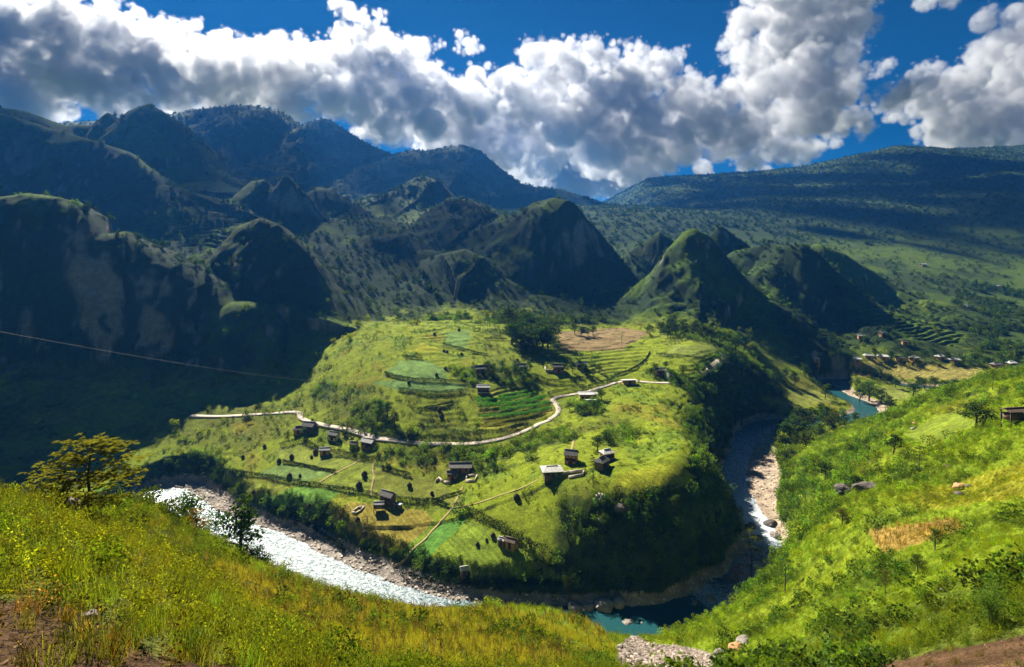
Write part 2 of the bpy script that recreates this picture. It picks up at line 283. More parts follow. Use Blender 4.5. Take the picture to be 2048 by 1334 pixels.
# right slope: greener, brushy
rs = sstep(1240, 1420, PX - (1334 - PY) * .35) * (YY < 290) * (1 - sstep(270, 300, YY)) * (PY > 735)
col = mixc(col, [.145, .21, .010], rs * sstep(-.5, .3, n1 + .3) * .8); col = mixc(col, [.06, .10, .010], rs * sstep(.15, .5, n2 + n1 * .5) * .7)
forest = np.maximum(forest, rs * sstep(.25, .55, n2 + n1 * .5) * .55)
FIELDS = [  # outline in the photograph, depth range, colour, what it is
 ([(516,1006),(588,971),(681,982),(640,1020),(606,1045),(555,1027)], (150,280), (.085,.165,.022), 'small bright green meadow between hedge and riverside shrubs', 0),
 ([(852,1038),(873,1040),(821,1097),(785,1134),(754,1132),(789,1089)], (150,230), (.10,.18,.018), 'narrow light green crop strip left of the straight footpath', 2),
 ([(883,1042),(938,1032),(914,1062),(856,1116),(813,1136),(790,1134),(828,1093)], (150,230), (.075,.17,.024), 'smooth emerald strip right of the straight footpath', 0),
 ([(940,1036),(1000,1072),(1100,1135),(1125,1160),(960,1150),(860,1122),(916,1064)], (150,220), (.115,.16,.014), 'rowed green field sloping around the thatched hut', 2),
 ([(700,1003),(850,1022),(868,1042),(780,1128),(752,1128),(680,1080),(645,1040)], (150,230), (.17,.14,.022), 'ripe yellow brown crop field below the dark roofed farm', 2),
 ([(400,944),(598,970),(516,1004),(470,1000),(390,968)], (170,280), (.125,.145,.016), 'tilted yellow green field at the shadow edge above the river', 1),
 ([(545,898),(600,888),(745,926),(672,944),(568,924)], (180,290), (.125,.15,.02), 'light green pasture with haystacks under the upper hedge', 1),
 ([(528,940),(563,927),(668,947),(600,966),(515,952)], (180,290), (.10,.15,.035), 'pale bluish green meadow between two thin hedges', 0),
 ([(676,946),(744,927),(741,990),(604,968)], (170,270), (.125,.155,.018), 'green haystack field left of the sandy track', 1),
 ([(750,932),(880,962),(930,1014),(866,1000),(790,996),(746,990)], (170,260), (.12,.135,.018), 'olive pasture with two haystacks right of the sandy track', 1),
 ([(770,745),(800,722),(845,718),(892,740),(895,763),(800,756)], (240,360), (.105,.17,.04), 'pale green terrace field on the knoll above the curved hedge', 0),
 ([(742,764),(800,759),(935,768),(930,781),(870,785),(790,779)], (230,340), (.10,.165,.042), 'pale green terrace field on the knoll below the curved hedge', 0),
 ([(815,704),(842,684),(884,700),(862,706)], (270,420), (.20,.21,.012), 'small bright yellow patch on top of the knoll', 1),
 ([(890,664),(942,660),(932,700),(890,691)], (310,460), (.10,.16,.035), 'cool green square field behind the knoll', 0),
 ([(1112,664),(1240,655),(1300,664),(1240,700),(1125,702)], (310,480), (.16,.115,.05), 'brown ploughed terraces behind the dark grove', 2),
 ([(1225,960),(1250,945),(1345,925),(1402,958),(1350,978),(1280,985)], (165,230), (.16,.175,.010), 'bright yellow green terrace on the lip of the cliff', 2),
 ([(1790,1000),(1900,970),(2048,922),(2300,860),(2300,960),(2048,995),(1850,1022)], (60,170), (.165,.165,.012), 'golden field with boulders on the right slope', 2),
 ([(1800,872),(1900,822),(1965,850),(1850,892)], (120,230), (.115,.15,.014), 'bright green rows of crop below the leaning hut', 2),
 ([(1735,1062),(1900,1037),(1935,1058),(1850,1085),(1765,1108)], (60,150), (.19,.125,.03), 'dry brown maize patch on the right slope', 3),
 ([(1745,771),(1812,776),(1818,796),(1765,803)], (330,460), (.15,.17,.03), 'flat pale green paddy beside the sandbar', 0),
 ([(1565,782),(1640,780),(1668,806),(1600,812)], (330,460), (.15,.165,.028), 'flat light green meadow inside the far river loop', 0),
 ([(1650,728),(1750,722),(1960,735),(1950,760),(1800,758),(1660,750)], (380,470), (.19,.165,.04), 'golden rice terraces in front of the village', 1),
 ([(950,786),(1058,778),(1106,800),(1110,825),(1040,856),(962,858)], (220,310), (.17,.165,.02), 'yellow green steps of the crop terraces beside the road bend', 0),
 ([(1320,712),(1350,690),(1420,690),(1440,700),(1400,716)], (300,420), (.13,.16,.025), 'round topped meadow beside the winding road', 1),
]
region = np.full(Z.shape, -1); fkind = np.full(Z.shape, -1)
for k, (poly, (y0, y1), c, lab, kd) in enumerate(FIELDS):
    ex = np.array(poly)
    m = (YY > y0) & (YY < y1) & (blend >= .6) & inpoly(PX + n3 * 1.5, PY + n3 * 1.0, poly)
    region[m] = k; fkind[m] = kd; forest[m] = 0
    col[m] = np.array(c) * 1.35 * (1 + .16 * n2[m] + .12 * n3[m])[:, None]
stripe = np.sin((XX * .82 + YY * .57) * 2 * math.pi / 1.5)
col = np.where((fkind == 2)[..., None], col * (1 + .22 * stripe)[..., None], col)
# terrace risers, river gravel, bare earth
sand = np.array([.36, .28, .20]); greyg = np.array([.27, .235, .20])
gcol = mixc(np.broadcast_to(sand, col.shape), greyg, sstep(1150, 1000, PX) if False else (PX < 1250) * 1.0)
gcol = gcol * (1 + .25 * n3 + .2 * n2)[..., None]
col = np.where(gravel_m[..., None], gcol, col); forest[gravel_m] = 0; region[gravel_m] = -2
dirt1 = inpoly(PX + n2 * 25 * (YY < 60), PY + n2 * 18, [(-600,1210),(0,1205),(120,1215),(205,1240),(200,1275),(300,1310),(430,1328),(560,1360),(700,1500),(-600,1500)]) & (YY < 22)
dirt2 = inpoly(PX + n2 * 30, PY + n2 * 12, [(1765,1338),(1860,1308),(1990,1290),(2048,1275),(2400,1200),(2500,1500),(1740,1400)]) & (YY < 62)
dirt3 = inpoly(PX + n2 * 10, PY + n2 * 8, [(1262,1268),(1300,1285),(1400,1300),(1440,1318),(1420,1360),(1225,1360),(1240,1300)]) & (YY < 130) & (YY > 60)
dirt = dirt1 | dirt2
col[dirt] = np.array([.075, .043, .022]) * (1 + .35 * n3[dirt] + .2 * n2[dirt])[:, None]
col[dirt3] = np.array([.22, .17, .13]) * (1 + .3 * n3[dirt3])[:, None]
region[dirt] = -3; region[dirt3] = -2; forest[dirt | dirt3] = 0
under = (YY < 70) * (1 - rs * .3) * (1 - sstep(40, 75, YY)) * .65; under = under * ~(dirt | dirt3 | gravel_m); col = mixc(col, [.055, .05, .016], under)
col = np.clip(col * (1 + .12 * n3)[..., None], .004, .8)

# ------------------------------------------------------------------ materials
def new_mat(name):
    m = bpy.data.materials.new(name); m.use_nodes = True
    nt = m.node_tree; nt.nodes.clear(); return m, nt
def node(nt, t, **kw):
    nd = nt.nodes.new(t)
    for k, v in kw.items():
        if k in nd.inputs: nd.inputs[k].default_value = v
        else: setattr(nd, k, v)
    return nd
def link(nt, a, b): nt.links.new(a, b)
def land_material():
    m, nt = new_mat('land')
    out = node(nt, 'ShaderNodeOutputMaterial'); b = node(nt, 'ShaderNodeBsdfPrincipled', Roughness=1.0); b.inputs['Specular IOR Level'].default_value = 0.05
    at = node(nt, 'ShaderNodeAttribute', attribute_name='Col'); geo = node(nt, 'ShaderNodeNewGeometry')
    prev = at.outputs['Color']; bumps = None
    for sc_, amt in ((6.0, .55), (1.6, .5), (0.35, .45)):
        nz = node(nt, 'ShaderNodeTexNoise', Scale=sc_, Detail=3.0, Roughness=.65)
        link(nt, geo.outputs['Position'], nz.inputs['Vector'])
        mr = node(nt, 'ShaderNodeMapRange'); mr.inputs[1].default_value = .3; mr.inputs[2].default_value = .7; mr.inputs[3].default_value = 1 - amt * .75; mr.inputs[4].default_value = 1 + amt * .6
        link(nt, nz.outputs['Fac'], mr.inputs[0])
        mx = node(nt, 'ShaderNodeVectorMath', operation='SCALE'); link(nt, prev, mx.inputs[0]); link(nt, mr.outputs[0], mx.inputs['Scale']); prev = mx.outputs[0]
        if sc_ > 1:
            if bumps is None: bumps = nz.outputs['Fac']
            else:
                ad = node(nt, 'ShaderNodeMath', operation='ADD'); link(nt, bumps, ad.inputs[0]); link(nt, nz.outputs['Fac'], ad.inputs[1]); bumps = ad.outputs[0]
    bp = node(nt, 'ShaderNodeBump', Strength=.8, Distance=.5); link(nt, bumps, bp.inputs['Height'])
    link(nt, bp.outputs[0], b.inputs['Normal']); link(nt, prev, b.inputs['Base Color']); link(nt, b.outputs[0], out.inputs[0])
    return m
M_LAND = land_material()
def simple(name, c, rough=.8, noise=.3, nscale=3.0, spec=.2, bump=0.0):
    m, nt = new_mat(name)
    out = node(nt, 'ShaderNodeOutputMaterial'); b = node(nt, 'ShaderNodeBsdfPrincipled', Roughness=rough); b.inputs['Specular IOR Level'].default_value = spec
    tcn = node(nt, 'ShaderNodeTexCoord'); nz = node(nt, 'ShaderNodeTexNoise', Scale=nscale, Detail=4.0, Roughness=.65); link(nt, tcn.outputs['Object'], nz.inputs['Vector'])
    mr = node(nt, 'ShaderNodeMapRange'); mr.inputs[1].default_value = .25; mr.inputs[2].default_value = .75; mr.inputs[3].default_value = 1 - noise; mr.inputs[4].default_value = 1 + noise
    link(nt, nz.outputs['Fac'], mr.inputs[0])
    mx = node(nt, 'ShaderNodeVectorMath', operation='SCALE'); mx.inputs[0].default_value = c; link(nt, mr.outputs[0], mx.inputs['Scale']); link(nt, mx.outputs[0], b.inputs['Base Color'])
    if bump:
        bp = node(nt, 'ShaderNodeBump', Strength=.6, Distance=bump); link(nt, nz.outputs['Fac'], bp.inputs['Height']); link(nt, bp.outputs[0], b.inputs['Normal'])
    link(nt, b.outputs[0], out.inputs[0]); return m

# ------------------------------------------------------------------ objects
def tag(o, label=None, cat=None, group=None, kind=None):
    if label: o['label'] = label
    if cat: o['category'] = cat
    if group: o['group'] = group
    if kind: o['kind'] = kind
    return o
def mesh_np(name, V, Fq, mats=(), smooth=False):
    me = bpy.data.meshes.new(name); V = np.asarray(V, np.float32); Fq = np.asarray(Fq, np.int32)
    k = Fq.shape[1]; me.vertices.add(len(V)); me.vertices.foreach_set('co', V.ravel())
    me.loops.add(Fq.size); me.loops.foreach_set('vertex_index', Fq.ravel())
    me.polygons.add(len(Fq)); me.polygons.foreach_set('loop_start', np.arange(len(Fq), dtype=np.int32) * k)
    if smooth: me.polygons.foreach_set('use_smooth', np.ones(len(Fq), bool))
    me.update(calc_edges=True)
    for m in mats: me.materials.append(m)
    return me
def mesh_pts(name, V):
    me = bpy.data.meshes.new(name); me.vertices.add(len(V)); me.vertices.foreach_set('co', np.asarray(V, np.float32).ravel()); me.update(); return me
def obj(name, me, parent=None, loc=None, rz=0.0):
    o = bpy.data.objects.new(name, me); COL.objects.link(o)
    if parent is not None: o.parent = parent
    if loc is not None: o.location = loc
    if rz: o.rotation_euler = (0, 0, rz)
    return o
VID = np.arange(NR * NC).reshape(NR, NC)
QUAD = np.stack([VID[:-1, :-1], VID[:-1, 1:], VID[1:, 1:], VID[1:, :-1]], -1).reshape(-1, 4)
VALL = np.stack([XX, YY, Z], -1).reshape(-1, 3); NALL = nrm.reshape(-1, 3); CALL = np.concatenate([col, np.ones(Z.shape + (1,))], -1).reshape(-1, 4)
def land_piece(name, qmask, label, cat=None):
    q = QUAD[qmask]
    if len(q) == 0: return None
    used, inv = np.unique(q, return_inverse=True)
    me = mesh_np(name, VALL[used], inv.reshape(-1, 4), (M_LAND,), True)
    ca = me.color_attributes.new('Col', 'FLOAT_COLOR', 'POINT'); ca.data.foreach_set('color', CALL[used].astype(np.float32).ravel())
    me.normals_split_custom_set_from_vertices(NALL[used].tolist())
    return tag(obj(name, me), label, cat, None, 'structure')
qreg = region[:-1, :-1].ravel(); qhill = np.where(hill_z[:-1, :-1].ravel() > 4, hill_id[:-1, :-1].ravel(), -1)
qhill[qreg != -1] = -1
land_piece('ground', (qreg == -1) & (qhill < 0), 'grassy valley ground and hillsides around the river bend')
land_piece('riverbank', qreg == -2, 'pale gravel and sand along the river')
land_piece('earth_scar', qreg == -3, 'bare brown earth torn open on the near slope')
for k, fdef in enumerate(FIELDS): land_piece('field', qreg == k, fdef[3])
HL = dict(near_cliff='dark rocky cliff spur at the left edge', dome_hill='shaded dome hill rising beside the dark cliff', tall_hill='tall shaded mountain with a pointed summit at upper left', left_spur='grassy spur running down from the tall shaded mountain',
 twin_knobs='two steep little knobs on the saddle beside the tall mountain', round_hill='round hill with a pale rock face behind the saddle', pointed_hill='pointed grassy hill under the far blue ridge', grassy_hill='smooth grassy hill left of the great dark hill',
 great_hill='great dark hill with a steep right flank behind the bench', middle_mound='low bushy mounds on the terraced saddle', front_mound='dark bush covered mound at the foot of the great hill', far_ridge='long hazy blue ridge under the clouds',
 far_spur='faint pale spur below the far blue ridge', cloud_mountain='huge blue mountain whose top meets the cloud base', right_spur='dark spur descending from the right edge', notch_hill='low hazy hill in the gap right of the great hill',
 right_cone='steep green cone hill in the middle of the right valley', back_cone='small peak just behind the green cone hill', little_cone='small pointed cone behind the green cone hill', bushy_hill='dark bushy hill right of the green cone hill', long_hill='long wooded ridge sloping towards the village')
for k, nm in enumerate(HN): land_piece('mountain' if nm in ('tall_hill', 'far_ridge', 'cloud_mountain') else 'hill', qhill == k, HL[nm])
# the hillside carries on behind the camera
bxs = np.linspace(-400, 400, 41); bys = np.linspace(-300, 2.6, 31); BX, BY = np.meshgrid(bxs, bys)
BZ = 95.2 + np.maximum(-9 - BY, 0) * .5 + fbm(BX / 40, BY / 40, 3, 5) * 3 * sstep(0, 30, 2.6 - BY) - .1 - 3 * sstep(7, 40, np.abs(BX)) * (BY > -60)
bid = np.arange(BX.size).reshape(BX.shape)
bme = mesh_np('hillside', np.stack([BX, BY, BZ], -1).reshape(-1, 3), np.stack([bid[:-1, :-1], bid[:-1, 1:], bid[1:, 1:], bid[1:, :-1]], -1).reshape(-1, 4), (M_LAND,), True)
ca = bme.color_attributes.new('Col', 'FLOAT_COLOR', 'POINT'); ca.data.foreach_set('color', np.tile(np.array([.08, .1, .015, 1], np.float32), BX.size))
tag(obj('hillside', bme), 'grassy slope behind the viewpoint', None, None, 'structure')

# ------------------------------------------------------------------ river water
def water_material():
    m, nt = new_mat('river_water')
    out = node(nt, 'ShaderNodeOutputMaterial'); b = node(nt, 'ShaderNodeBsdfPrincipled', Roughness=.18, IOR=1.33); b.inputs['Specular IOR Level'].default_value = .4
    geo = node(nt, 'ShaderNodeNewGeometry'); at = node(nt, 'ShaderNodeAttribute', attribute_name='foam_sheen')
    n1_ = node(nt, 'ShaderNodeTexNoise', Scale=1.1, Detail=4.0, Roughness=.7); link(nt, geo.outputs['Position'], n1_.inputs['Vector'])
    n2_ = node(nt, 'ShaderNodeTexNoise', Scale=.45, Detail=3.0, Roughness=.6); link(nt, geo.outputs['Position'], n2_.inputs['Vector'])
    ad = node(nt, 'ShaderNodeMath', operation='MULTIPLY_ADD'); link(nt, n1_.outputs['Fac'], ad.inputs[0]); ad.inputs[1].default_value = .75; link(nt, at.outputs['Fac'], ad.inputs[2])
    mr = node(nt, 'ShaderNodeMapRange'); mr.inputs[1].default_value = .62; mr.inputs[2].default_value = .98; link(nt, ad.outputs[0], mr.inputs[0])
    mix = node(nt, 'ShaderNodeMix', data_type='RGBA'); mix.inputs[6].default_value = (.012, .055, .060, 1); mix.inputs[7].default_value = (.50, .53, .56, 1); link(nt, mr.outputs[0], mix.inputs[0])
    link(nt, mix.outputs[2], b.inputs['Base Color'])
    mr2 = node(nt, 'ShaderNodeMapRange'); mr2.inputs[3].default_value = .16; mr2.inputs[4].default_value = .6; link(nt, mr.outputs[0], mr2.inputs[0]); link(nt, mr2.outputs[0], b.inputs['Roughness'])
    st = node(nt, 'ShaderNodeMapRange'); st.inputs[3].default_value = .12; st.inputs[4].default_value = .9; link(nt, at.outputs['Fac'], st.inputs[0])
    ad2 = node(nt, 'ShaderNodeMath', operation='ADD'); link(nt, n1_.outputs['Fac'], ad2.inputs[0]); link(nt, n2_.outputs['Fac'], ad2.inputs[1])
    bp = node(nt, 'ShaderNodeBump', Distance=.6); link(nt, st.outputs[0], bp.inputs['Strength']); link(nt, ad2.outputs[0], bp.inputs['Height']); link(nt, bp.outputs[0], b.inputs['Normal'])
    n3_ = node(nt, 'ShaderNodeTexNoise', Scale=.8, Detail=5.0, Roughness=.75); mp_ = node(nt, 'ShaderNodeMapping'); mp_.inputs['Scale'].default_value = (1, 1.8, 1); mp_.inputs['Rotation'].default_value = (0, 0, .5); link(nt, geo.outputs['Position'], mp_.inputs[0]); link(nt, mp_.outputs[0], n3_.inputs['Vector'])
    sp = node(nt, 'ShaderNodeMapRange'); sp.inputs[1].default_value = .42; sp.inputs[2].default_value = .6; sp.inputs[3].default_value = .02; sp.inputs[4].default_value = .4; link(nt, n3_.outputs['Fac'], sp.inputs[0]); link(nt, sp.outputs[0], b.inputs['Specular IOR Level'])
    link(nt, b.outputs[0], out.inputs[0]); return m
FO = [.05]*3 + [.05,.05,.1,.2,.2,.2,.2,.3,.36,.38,.38,.46,.55,.5,.16,.08,.42,.05,0,0,.15,.3,.34,.36,.36,.36,.34,.3,.25,.25,.3,.2,.1,.1,.1]  # riffle foam, raised in the right gorge to imitate the silvery sky reflection
fo = resample(np.array(FO)[:, None], 4)[:, 0]
rvf = resample(rv, 3); fof = resample(fo[:, None], 3)[:, 0]
tv = np.gradient(rvf[:, :2], axis=0); tv /= np.linalg.norm(tv, axis=1, keepdims=True) + 1e-9
nv = np.stack([-tv[:, 1], tv[:, 0]], -1)
AC = np.linspace(-1, 1, 9)
WV = np.stack([np.c_[rvf[:, :2] + nv * (a * (rvf[:, 3:4] + 2.2)), rvf[:, 2]] for a in AC], 1)
wid = np.arange(WV.shape[0] * 9).reshape(-1, 9)
wme = mesh_np('river', WV.reshape(-1, 3), np.stack([wid[:-1, :-1], wid[1:, :-1], wid[1:, 1:], wid[:-1, 1:]], -1).reshape(-1, 4), (water_material(),), True)
fa = wme.attributes.new('foam_sheen', 'FLOAT', 'POINT'); fa.data.foreach_set('value', np.repeat(fof, 9).astype(np.float32))
tag(obj('river', wme), 'green river winding round the bench with white sunlit riffles', None, None, 'structure')
HAZE_D, HAZE_C, HAZE_G = 0.000068, (.06, .33, 1.0, 1), 0.35
CL_D, CL_G = 0.0155, 0.5
# ------------------------------------------------------------------ haze and clouds
def box_mesh(name, lo, hi):
    lo, hi = np.array(lo, float), np.array(hi, float)
    V = np.array([[lo[0] if i & 1 == 0 else hi[0], lo[1] if i & 2 == 0 else hi[1], lo[2] if i & 4 == 0 else hi[2]] for i in range(8)])
    return mesh_np(name, V, [[0, 2, 3, 1], [4, 5, 7, 6], [0, 1, 5, 4], [2, 6, 7, 3], [0, 4, 6, 2], [1, 3, 7, 5]])
HTOP = float(Z.max()) + 14
hz_m, nt = new_mat('haze_air'); o_ = node(nt, 'ShaderNodeOutputMaterial'); pv = node(nt, 'ShaderNodeVolumePrincipled', Density=HAZE_D)
pv.inputs['Color'].default_value = HAZE_C; pv.inputs['Anisotropy'].default_value = HAZE_G
link(nt, pv.outputs[0], o_.inputs['Volume'])
hme = box_mesh('haze', (-16000, -320, float(min(Z.min(), 0)) - 2), (16000, 8200, HTOP)); hme.materials.append(hz_m)
tag(obj('haze', hme), 'thin blue haze filling the valley air', None, None, 'stuff')
BLOBS = {
 'bank': [(40,50,80),(-80,90,120),(-60,180,90),(50,160,80),(150,100,90),(160,170,70),(250,105,80),(240,180,62),(335,125,75),(330,190,60),(420,135,65),(420,195,56),(500,145,70),(490,205,46),(570,165,70),(560,215,36),(205,36,36),(300,56,32),(368,64,28),(100,12,50),(440,88,24),(530,88,30),(470,96,26),(600,100,26),
          (630,150,62),(670,190,60),(612,236,26),(650,244,20),(690,120,40),(740,160,66),(760,225,60),(805,155,56),(830,230,70),(735,262,34),(870,190,64),(900,260,66),(760,275,28),(945,210,60),(1000,205,60),(970,285,72),(1050,195,60),(1050,290,72),(1105,155,56),(1130,250,90),(1180,120,42),(1225,180,80),(1230,270,84),(1290,145,50),(1300,265,62),(1340,130,34),(705,80,34),(740,70,30),(770,95,30),(1120,115,34),(1230,108,24),(985,330,40),(1035,345,36),(925,320,28),(850,290,24),
          (1120,345,62),(1200,345,60),(1290,320,48),(1060,360,30),(1380,210,50),(1420,240,60),(1385,295,56),(1450,285,56),(1500,275,54),(1555,300,44),(1500,322,30),(1240,320,56),(1350,178,24),(1440,205,30),(1095,382,26),(1150,388,24),(1210,385,18),(1340,320,40),(1400,185,26),(1600,318,22),
          (1480,60,46),(1560,60,78),(1650,60,80),(1500,150,46),(1570,150,62),(1650,160,64),(1600,235,62),(1655,250,52),(1695,235,36),(1620,300,30),(1575,285,34),(1560,-10,60),(1680,-5,64),(1470,110,26),(1735,50,24),(1710,140,30),(1540,215,30),(1720,262,18),(1590,20,60),
          (1830,180,40),(1900,205,62),(1980,130,62),(2030,75,50),(2040,200,84),(1960,240,62),(1870,250,48),(2048,275,50),(1900,280,30),(1785,195,26),(2100,150,90),(2180,250,80),(1850,150,26),(1795,225,24),(1940,275,36),(1760,215,16),
          (690,15,24),(668,0,18),(715,35,22),(760,32,14),(932,84,20),(950,96,16),(918,102,12),(880,92,12),(1765,136,18),(1748,148,11),(1850,2,24),(1900,-8,26),(795,86,16),(1780,128,12)],
}
cl_m, nt = new_mat('cloud_vapour'); o_ = node(nt, 'ShaderNodeOutputMaterial')
pv = node(nt, 'ShaderNodeVolumePrincipled'); pv.inputs['Color'].default_value = (.61, .62, .64, 1); pv.inputs['Anisotropy'].default_value = CL_G
pv.inputs['Density Attribute'].default_value = ''
at = node(nt, 'ShaderNodeAttribute', attribute_name='density')
mu2 = node(nt, 'ShaderNodeMath', operation='MULTIPLY'); link(nt, at.outputs['Fac'], mu2.inputs[0]); mu2.inputs[1].default_value = CL_D
geo = node(nt, 'ShaderNodeNewGeometry'); nz = node(nt, 'ShaderNodeTexNoise', Scale=.014, Detail=3.0, Roughness=.7); link(nt, geo.outputs['Position'], nz.inputs['Vector'])
mr = node(nt, 'ShaderNodeMapRange'); mr.inputs[1].default_value = .36; mr.inputs[2].default_value = .64; mr.inputs[3].default_value = .06; mr.inputs[4].default_value = 1.5; link(nt, nz.outputs['Fac'], mr.inputs[0])
mu3 = node(nt, 'ShaderNodeMath', operation='MULTIPLY'); link(nt, mu2.outputs[0], mu3.inputs[0]); link(nt, mr.outputs[0], mu3.inputs[1]); link(nt, mu3.outputs[0], pv.inputs['Density']); link(nt, pv.outputs[0], o_.inputs['Volume'])
cl_m.cycles.volume_step_rate = 3.0
def cloud_nodes(voxel):
    ng = bpy.data.node_groups.new('cloud_puffs', 'GeometryNodeTree')
    ng.interface.new_socket('Geometry', in_out='INPUT', socket_type='NodeSocketGeometry'); ng.interface.new_socket('Geometry', in_out='OUTPUT', socket_type='NodeSocketGeometry')
    gi = ng.nodes.new('NodeGroupInput'); go = ng.nodes.new('NodeGroupOutput')
    mp = ng.nodes.new('GeometryNodeMeshToPoints'); na = ng.nodes.new('GeometryNodeInputNamedAttribute'); na.data_type = 'FLOAT'; na.inputs['Name'].default_value = 'rad'
    ng.links.new(gi.outputs[0], mp.inputs['Mesh']); ng.links.new(na.outputs[0], mp.inputs['Radius'])
    pvn = ng.nodes.new('GeometryNodePointsToVolume'); pvn.resolution_mode = 'VOXEL_SIZE'; pvn.inputs['Voxel Size'].default_value = voxel; pvn.inputs['Density'].default_value = 1.0
    ng.links.new(mp.outputs[0], pvn.inputs['Points']); ng.links.new(na.outputs[0], pvn.inputs['Radius'])
    sm = ng.nodes.new('GeometryNodeSetMaterial'); sm.inputs['Material'].default_value = cl_m
    ng.links.new(pvn.outputs[0], sm.inputs['Geometry']); ng.links.new(sm.outputs[0], go.inputs[0])
    return ng
CLAB = {'bank': 'white cumulus clouds with blue grey bellies filling the sky above the ridges', 'shade_clouds': 'unseen clouds added above the frame to shade the hills below'}
crng = np.random.default_rng(5)
def unit(k):
    v = crng.normal(size=(k, 3)); return v / np.linalg.norm(v, axis=1, keepdims=True)
SHADED = [(700,1150,190,150),(950,1250,220,170),(1250,1450,260,190),(520,1400,220,170),(900,1650,260,190),(1500,1750,300,200),(1150,1850,300,190),(700,1800,250,180),(1700,1500,280,190),(1000,1050,200,130),(1300,1150,220,150),
          (800,960,150,110),(-200,545,90,55),(-110,590,95,60),(-20,600,95,60),(-170,660,110,70),(40,585,90,45),(-60,690,120,70),(-560,800,210,120),(-480,690,200,110),(-620,640,190,110),(-340,735,180,85),(-760,600,180,120),(-900,520,160,130),(-720,900,240,150),(-420,960,220,130),(-250,1350,230,150),(-560,1250,240,170),(-820,700,220,130),(-30,1550,230,150),(-900,1050,240,160),(-350,1700,240,170)]
BLOBS['shade_clouds'] = [None] * len(SHADED)  # unseen clouds added, each set sunward of a hill to cast shade on it
for cn, bl in BLOBS.items():
    pts = []
    for kb, b_ in enumerate(bl):
        if b_ is None:
            tx, ty, tz, r = SHADED[kb]; s_ = (2300 - tz) / SUN.z; c = np.array([tx, ty, tz]) + np.array(SUN) * s_
        else: bx, by, br = b_
        if b_ is not None: Yc = max(3300.0 + crng.uniform(-100, 700), (HTOP + 25 - CZ) * F / max(500 - by - br * 1.15, 40))
        if b_ is not None: c = P(bx, by, Yc); r = br / F * Yc
        pts.append((c[None], np.array([r * .5])))
        def kids(cs, rs, k, sg, lo, hi):
            o = crng.normal(size=(len(cs), k, 3)) * sg; o[..., 2] *= np.where(o[..., 2] < 0, .7, 1.0); o = np.clip(o, -1.7 * sg, 1.7 * sg)
            return (cs[:, None] + o * rs[:, None, None]).reshape(-1, 3), (rs[:, None] * crng.uniform(lo, hi, (len(cs), k))).ravel()
        a1 = kids(c[None], np.array([r]), 18, .5, .25, .5); a2 = kids(*a1, 12, .62, .26, .46); a3 = kids(*a2, 9, 1.15, .24, .42)
        pts += [a1, a2, a3]
    pc = np.concatenate([p[0] for p in pts]); pr = np.concatenate([p[1] for p in pts])
    km = (pc[:, 2] - pr > HTOP + 3) & (pr > 9); pc = pc[km]; pr = pr[km]
    me = mesh_pts('cloud', pc)
    ra = me.attributes.new('rad', 'FLOAT', 'POINT'); ra.data.foreach_set('value', pr.astype(np.float32))
    co = obj('cloud', me); md = co.modifiers.new('puffs', 'NODES'); md.node_group = cloud_nodes(10.0)
    tag(co, CLAB[cn], None, None, 'stuff')
# ------------------------------------------------------------------ foliage
def leaf_material(name, src, trans=.5, rough=.55):
    m, nt = new_mat(name)
    out = node(nt, 'ShaderNodeOutputMaterial'); d = node(nt, 'ShaderNodeBsdfDiffuse'); t = node(nt, 'ShaderNodeBsdfTranslucent')
    if src == 'inst': a = node(nt, 'ShaderNodeAttribute', attribute_type='INSTANCER', attribute_name='tint'); c0 = a.outputs['Color']
    else: a = node(nt, 'ShaderNodeObjectInfo'); c0 = a.outputs['Color']
    v = node(nt, 'ShaderNodeAttribute', attribute_name='shade'); mu = node(nt, 'ShaderNodeMix', data_type='RGBA', blend_type='MULTIPLY'); mu.inputs[0].default_value = 1
    link(nt, c0, mu.inputs[6]); link(nt, v.outputs['Color'], mu.inputs[7]); c = mu.outputs[2]
    tc_ = node(nt, 'ShaderNodeMix', data_type='RGBA', blend_type='MULTIPLY'); tc_.inputs[0].default_value = 1; link(nt, c, tc_.inputs[6]); tc_.inputs[7].default_value = (1.35, 1.45, .5, 1)
    link(nt, c, d.inputs['Color']); link(nt, tc_.outputs[2], t.inputs['Color'])
    m1 = node(nt, 'ShaderNodeMixShader'); m1.inputs[0].default_value = trans; link(nt, d.outputs[0], m1.inputs[1]); link(nt, t.outputs[0], m1.inputs[2])
    link(nt, m1.outputs[0], out.inputs[0]); return m
M_LEAF_I = leaf_material('scatter_leaf', 'inst'); M_LEAF = leaf_material('tree_leaf', 'obj')
M_BARK = simple('bark', (.075, .055, .04), .95, .4, 4.0, .1, .03)
M_TWIG = simple('dry_stem', (.12, .075, .035), .9, .3, 5.0, .1)
vr = np.random.default_rng(21)
def rnd_frames(k, up=.0):
    nrm_ = vr.normal(size=(k, 3)); nrm_[:, 2] = np.abs(nrm_[:, 2]) + up; nrm_ /= np.linalg.norm(nrm_, axis=1, keepdims=True)
    a = vr.normal(size=(k, 3)); u = np.cross(nrm_, a); u /= np.linalg.norm(u, axis=1, keepdims=True); return u, np.cross(nrm_, u)
def cards(cen, size, aspect=.5, up=.3, u=None, v=None, sh=None):
    cen = np.asarray(cen); k = len(cen); size = np.broadcast_to(size, (k,))[:, None]
    if u is None: u, v = rnd_frames(k, up)
    V = np.stack([cen - u * size * .5, cen - v * size * aspect * .5, cen + u * size * .5, cen + v * size * aspect * .5], 1).reshape(-1, 3)
    Fq = np.arange(k * 4).reshape(-1, 4); s_ = vr.uniform(.6, 1.35, k) if sh is None else sh
    return V, Fq, np.repeat(s_, 4)
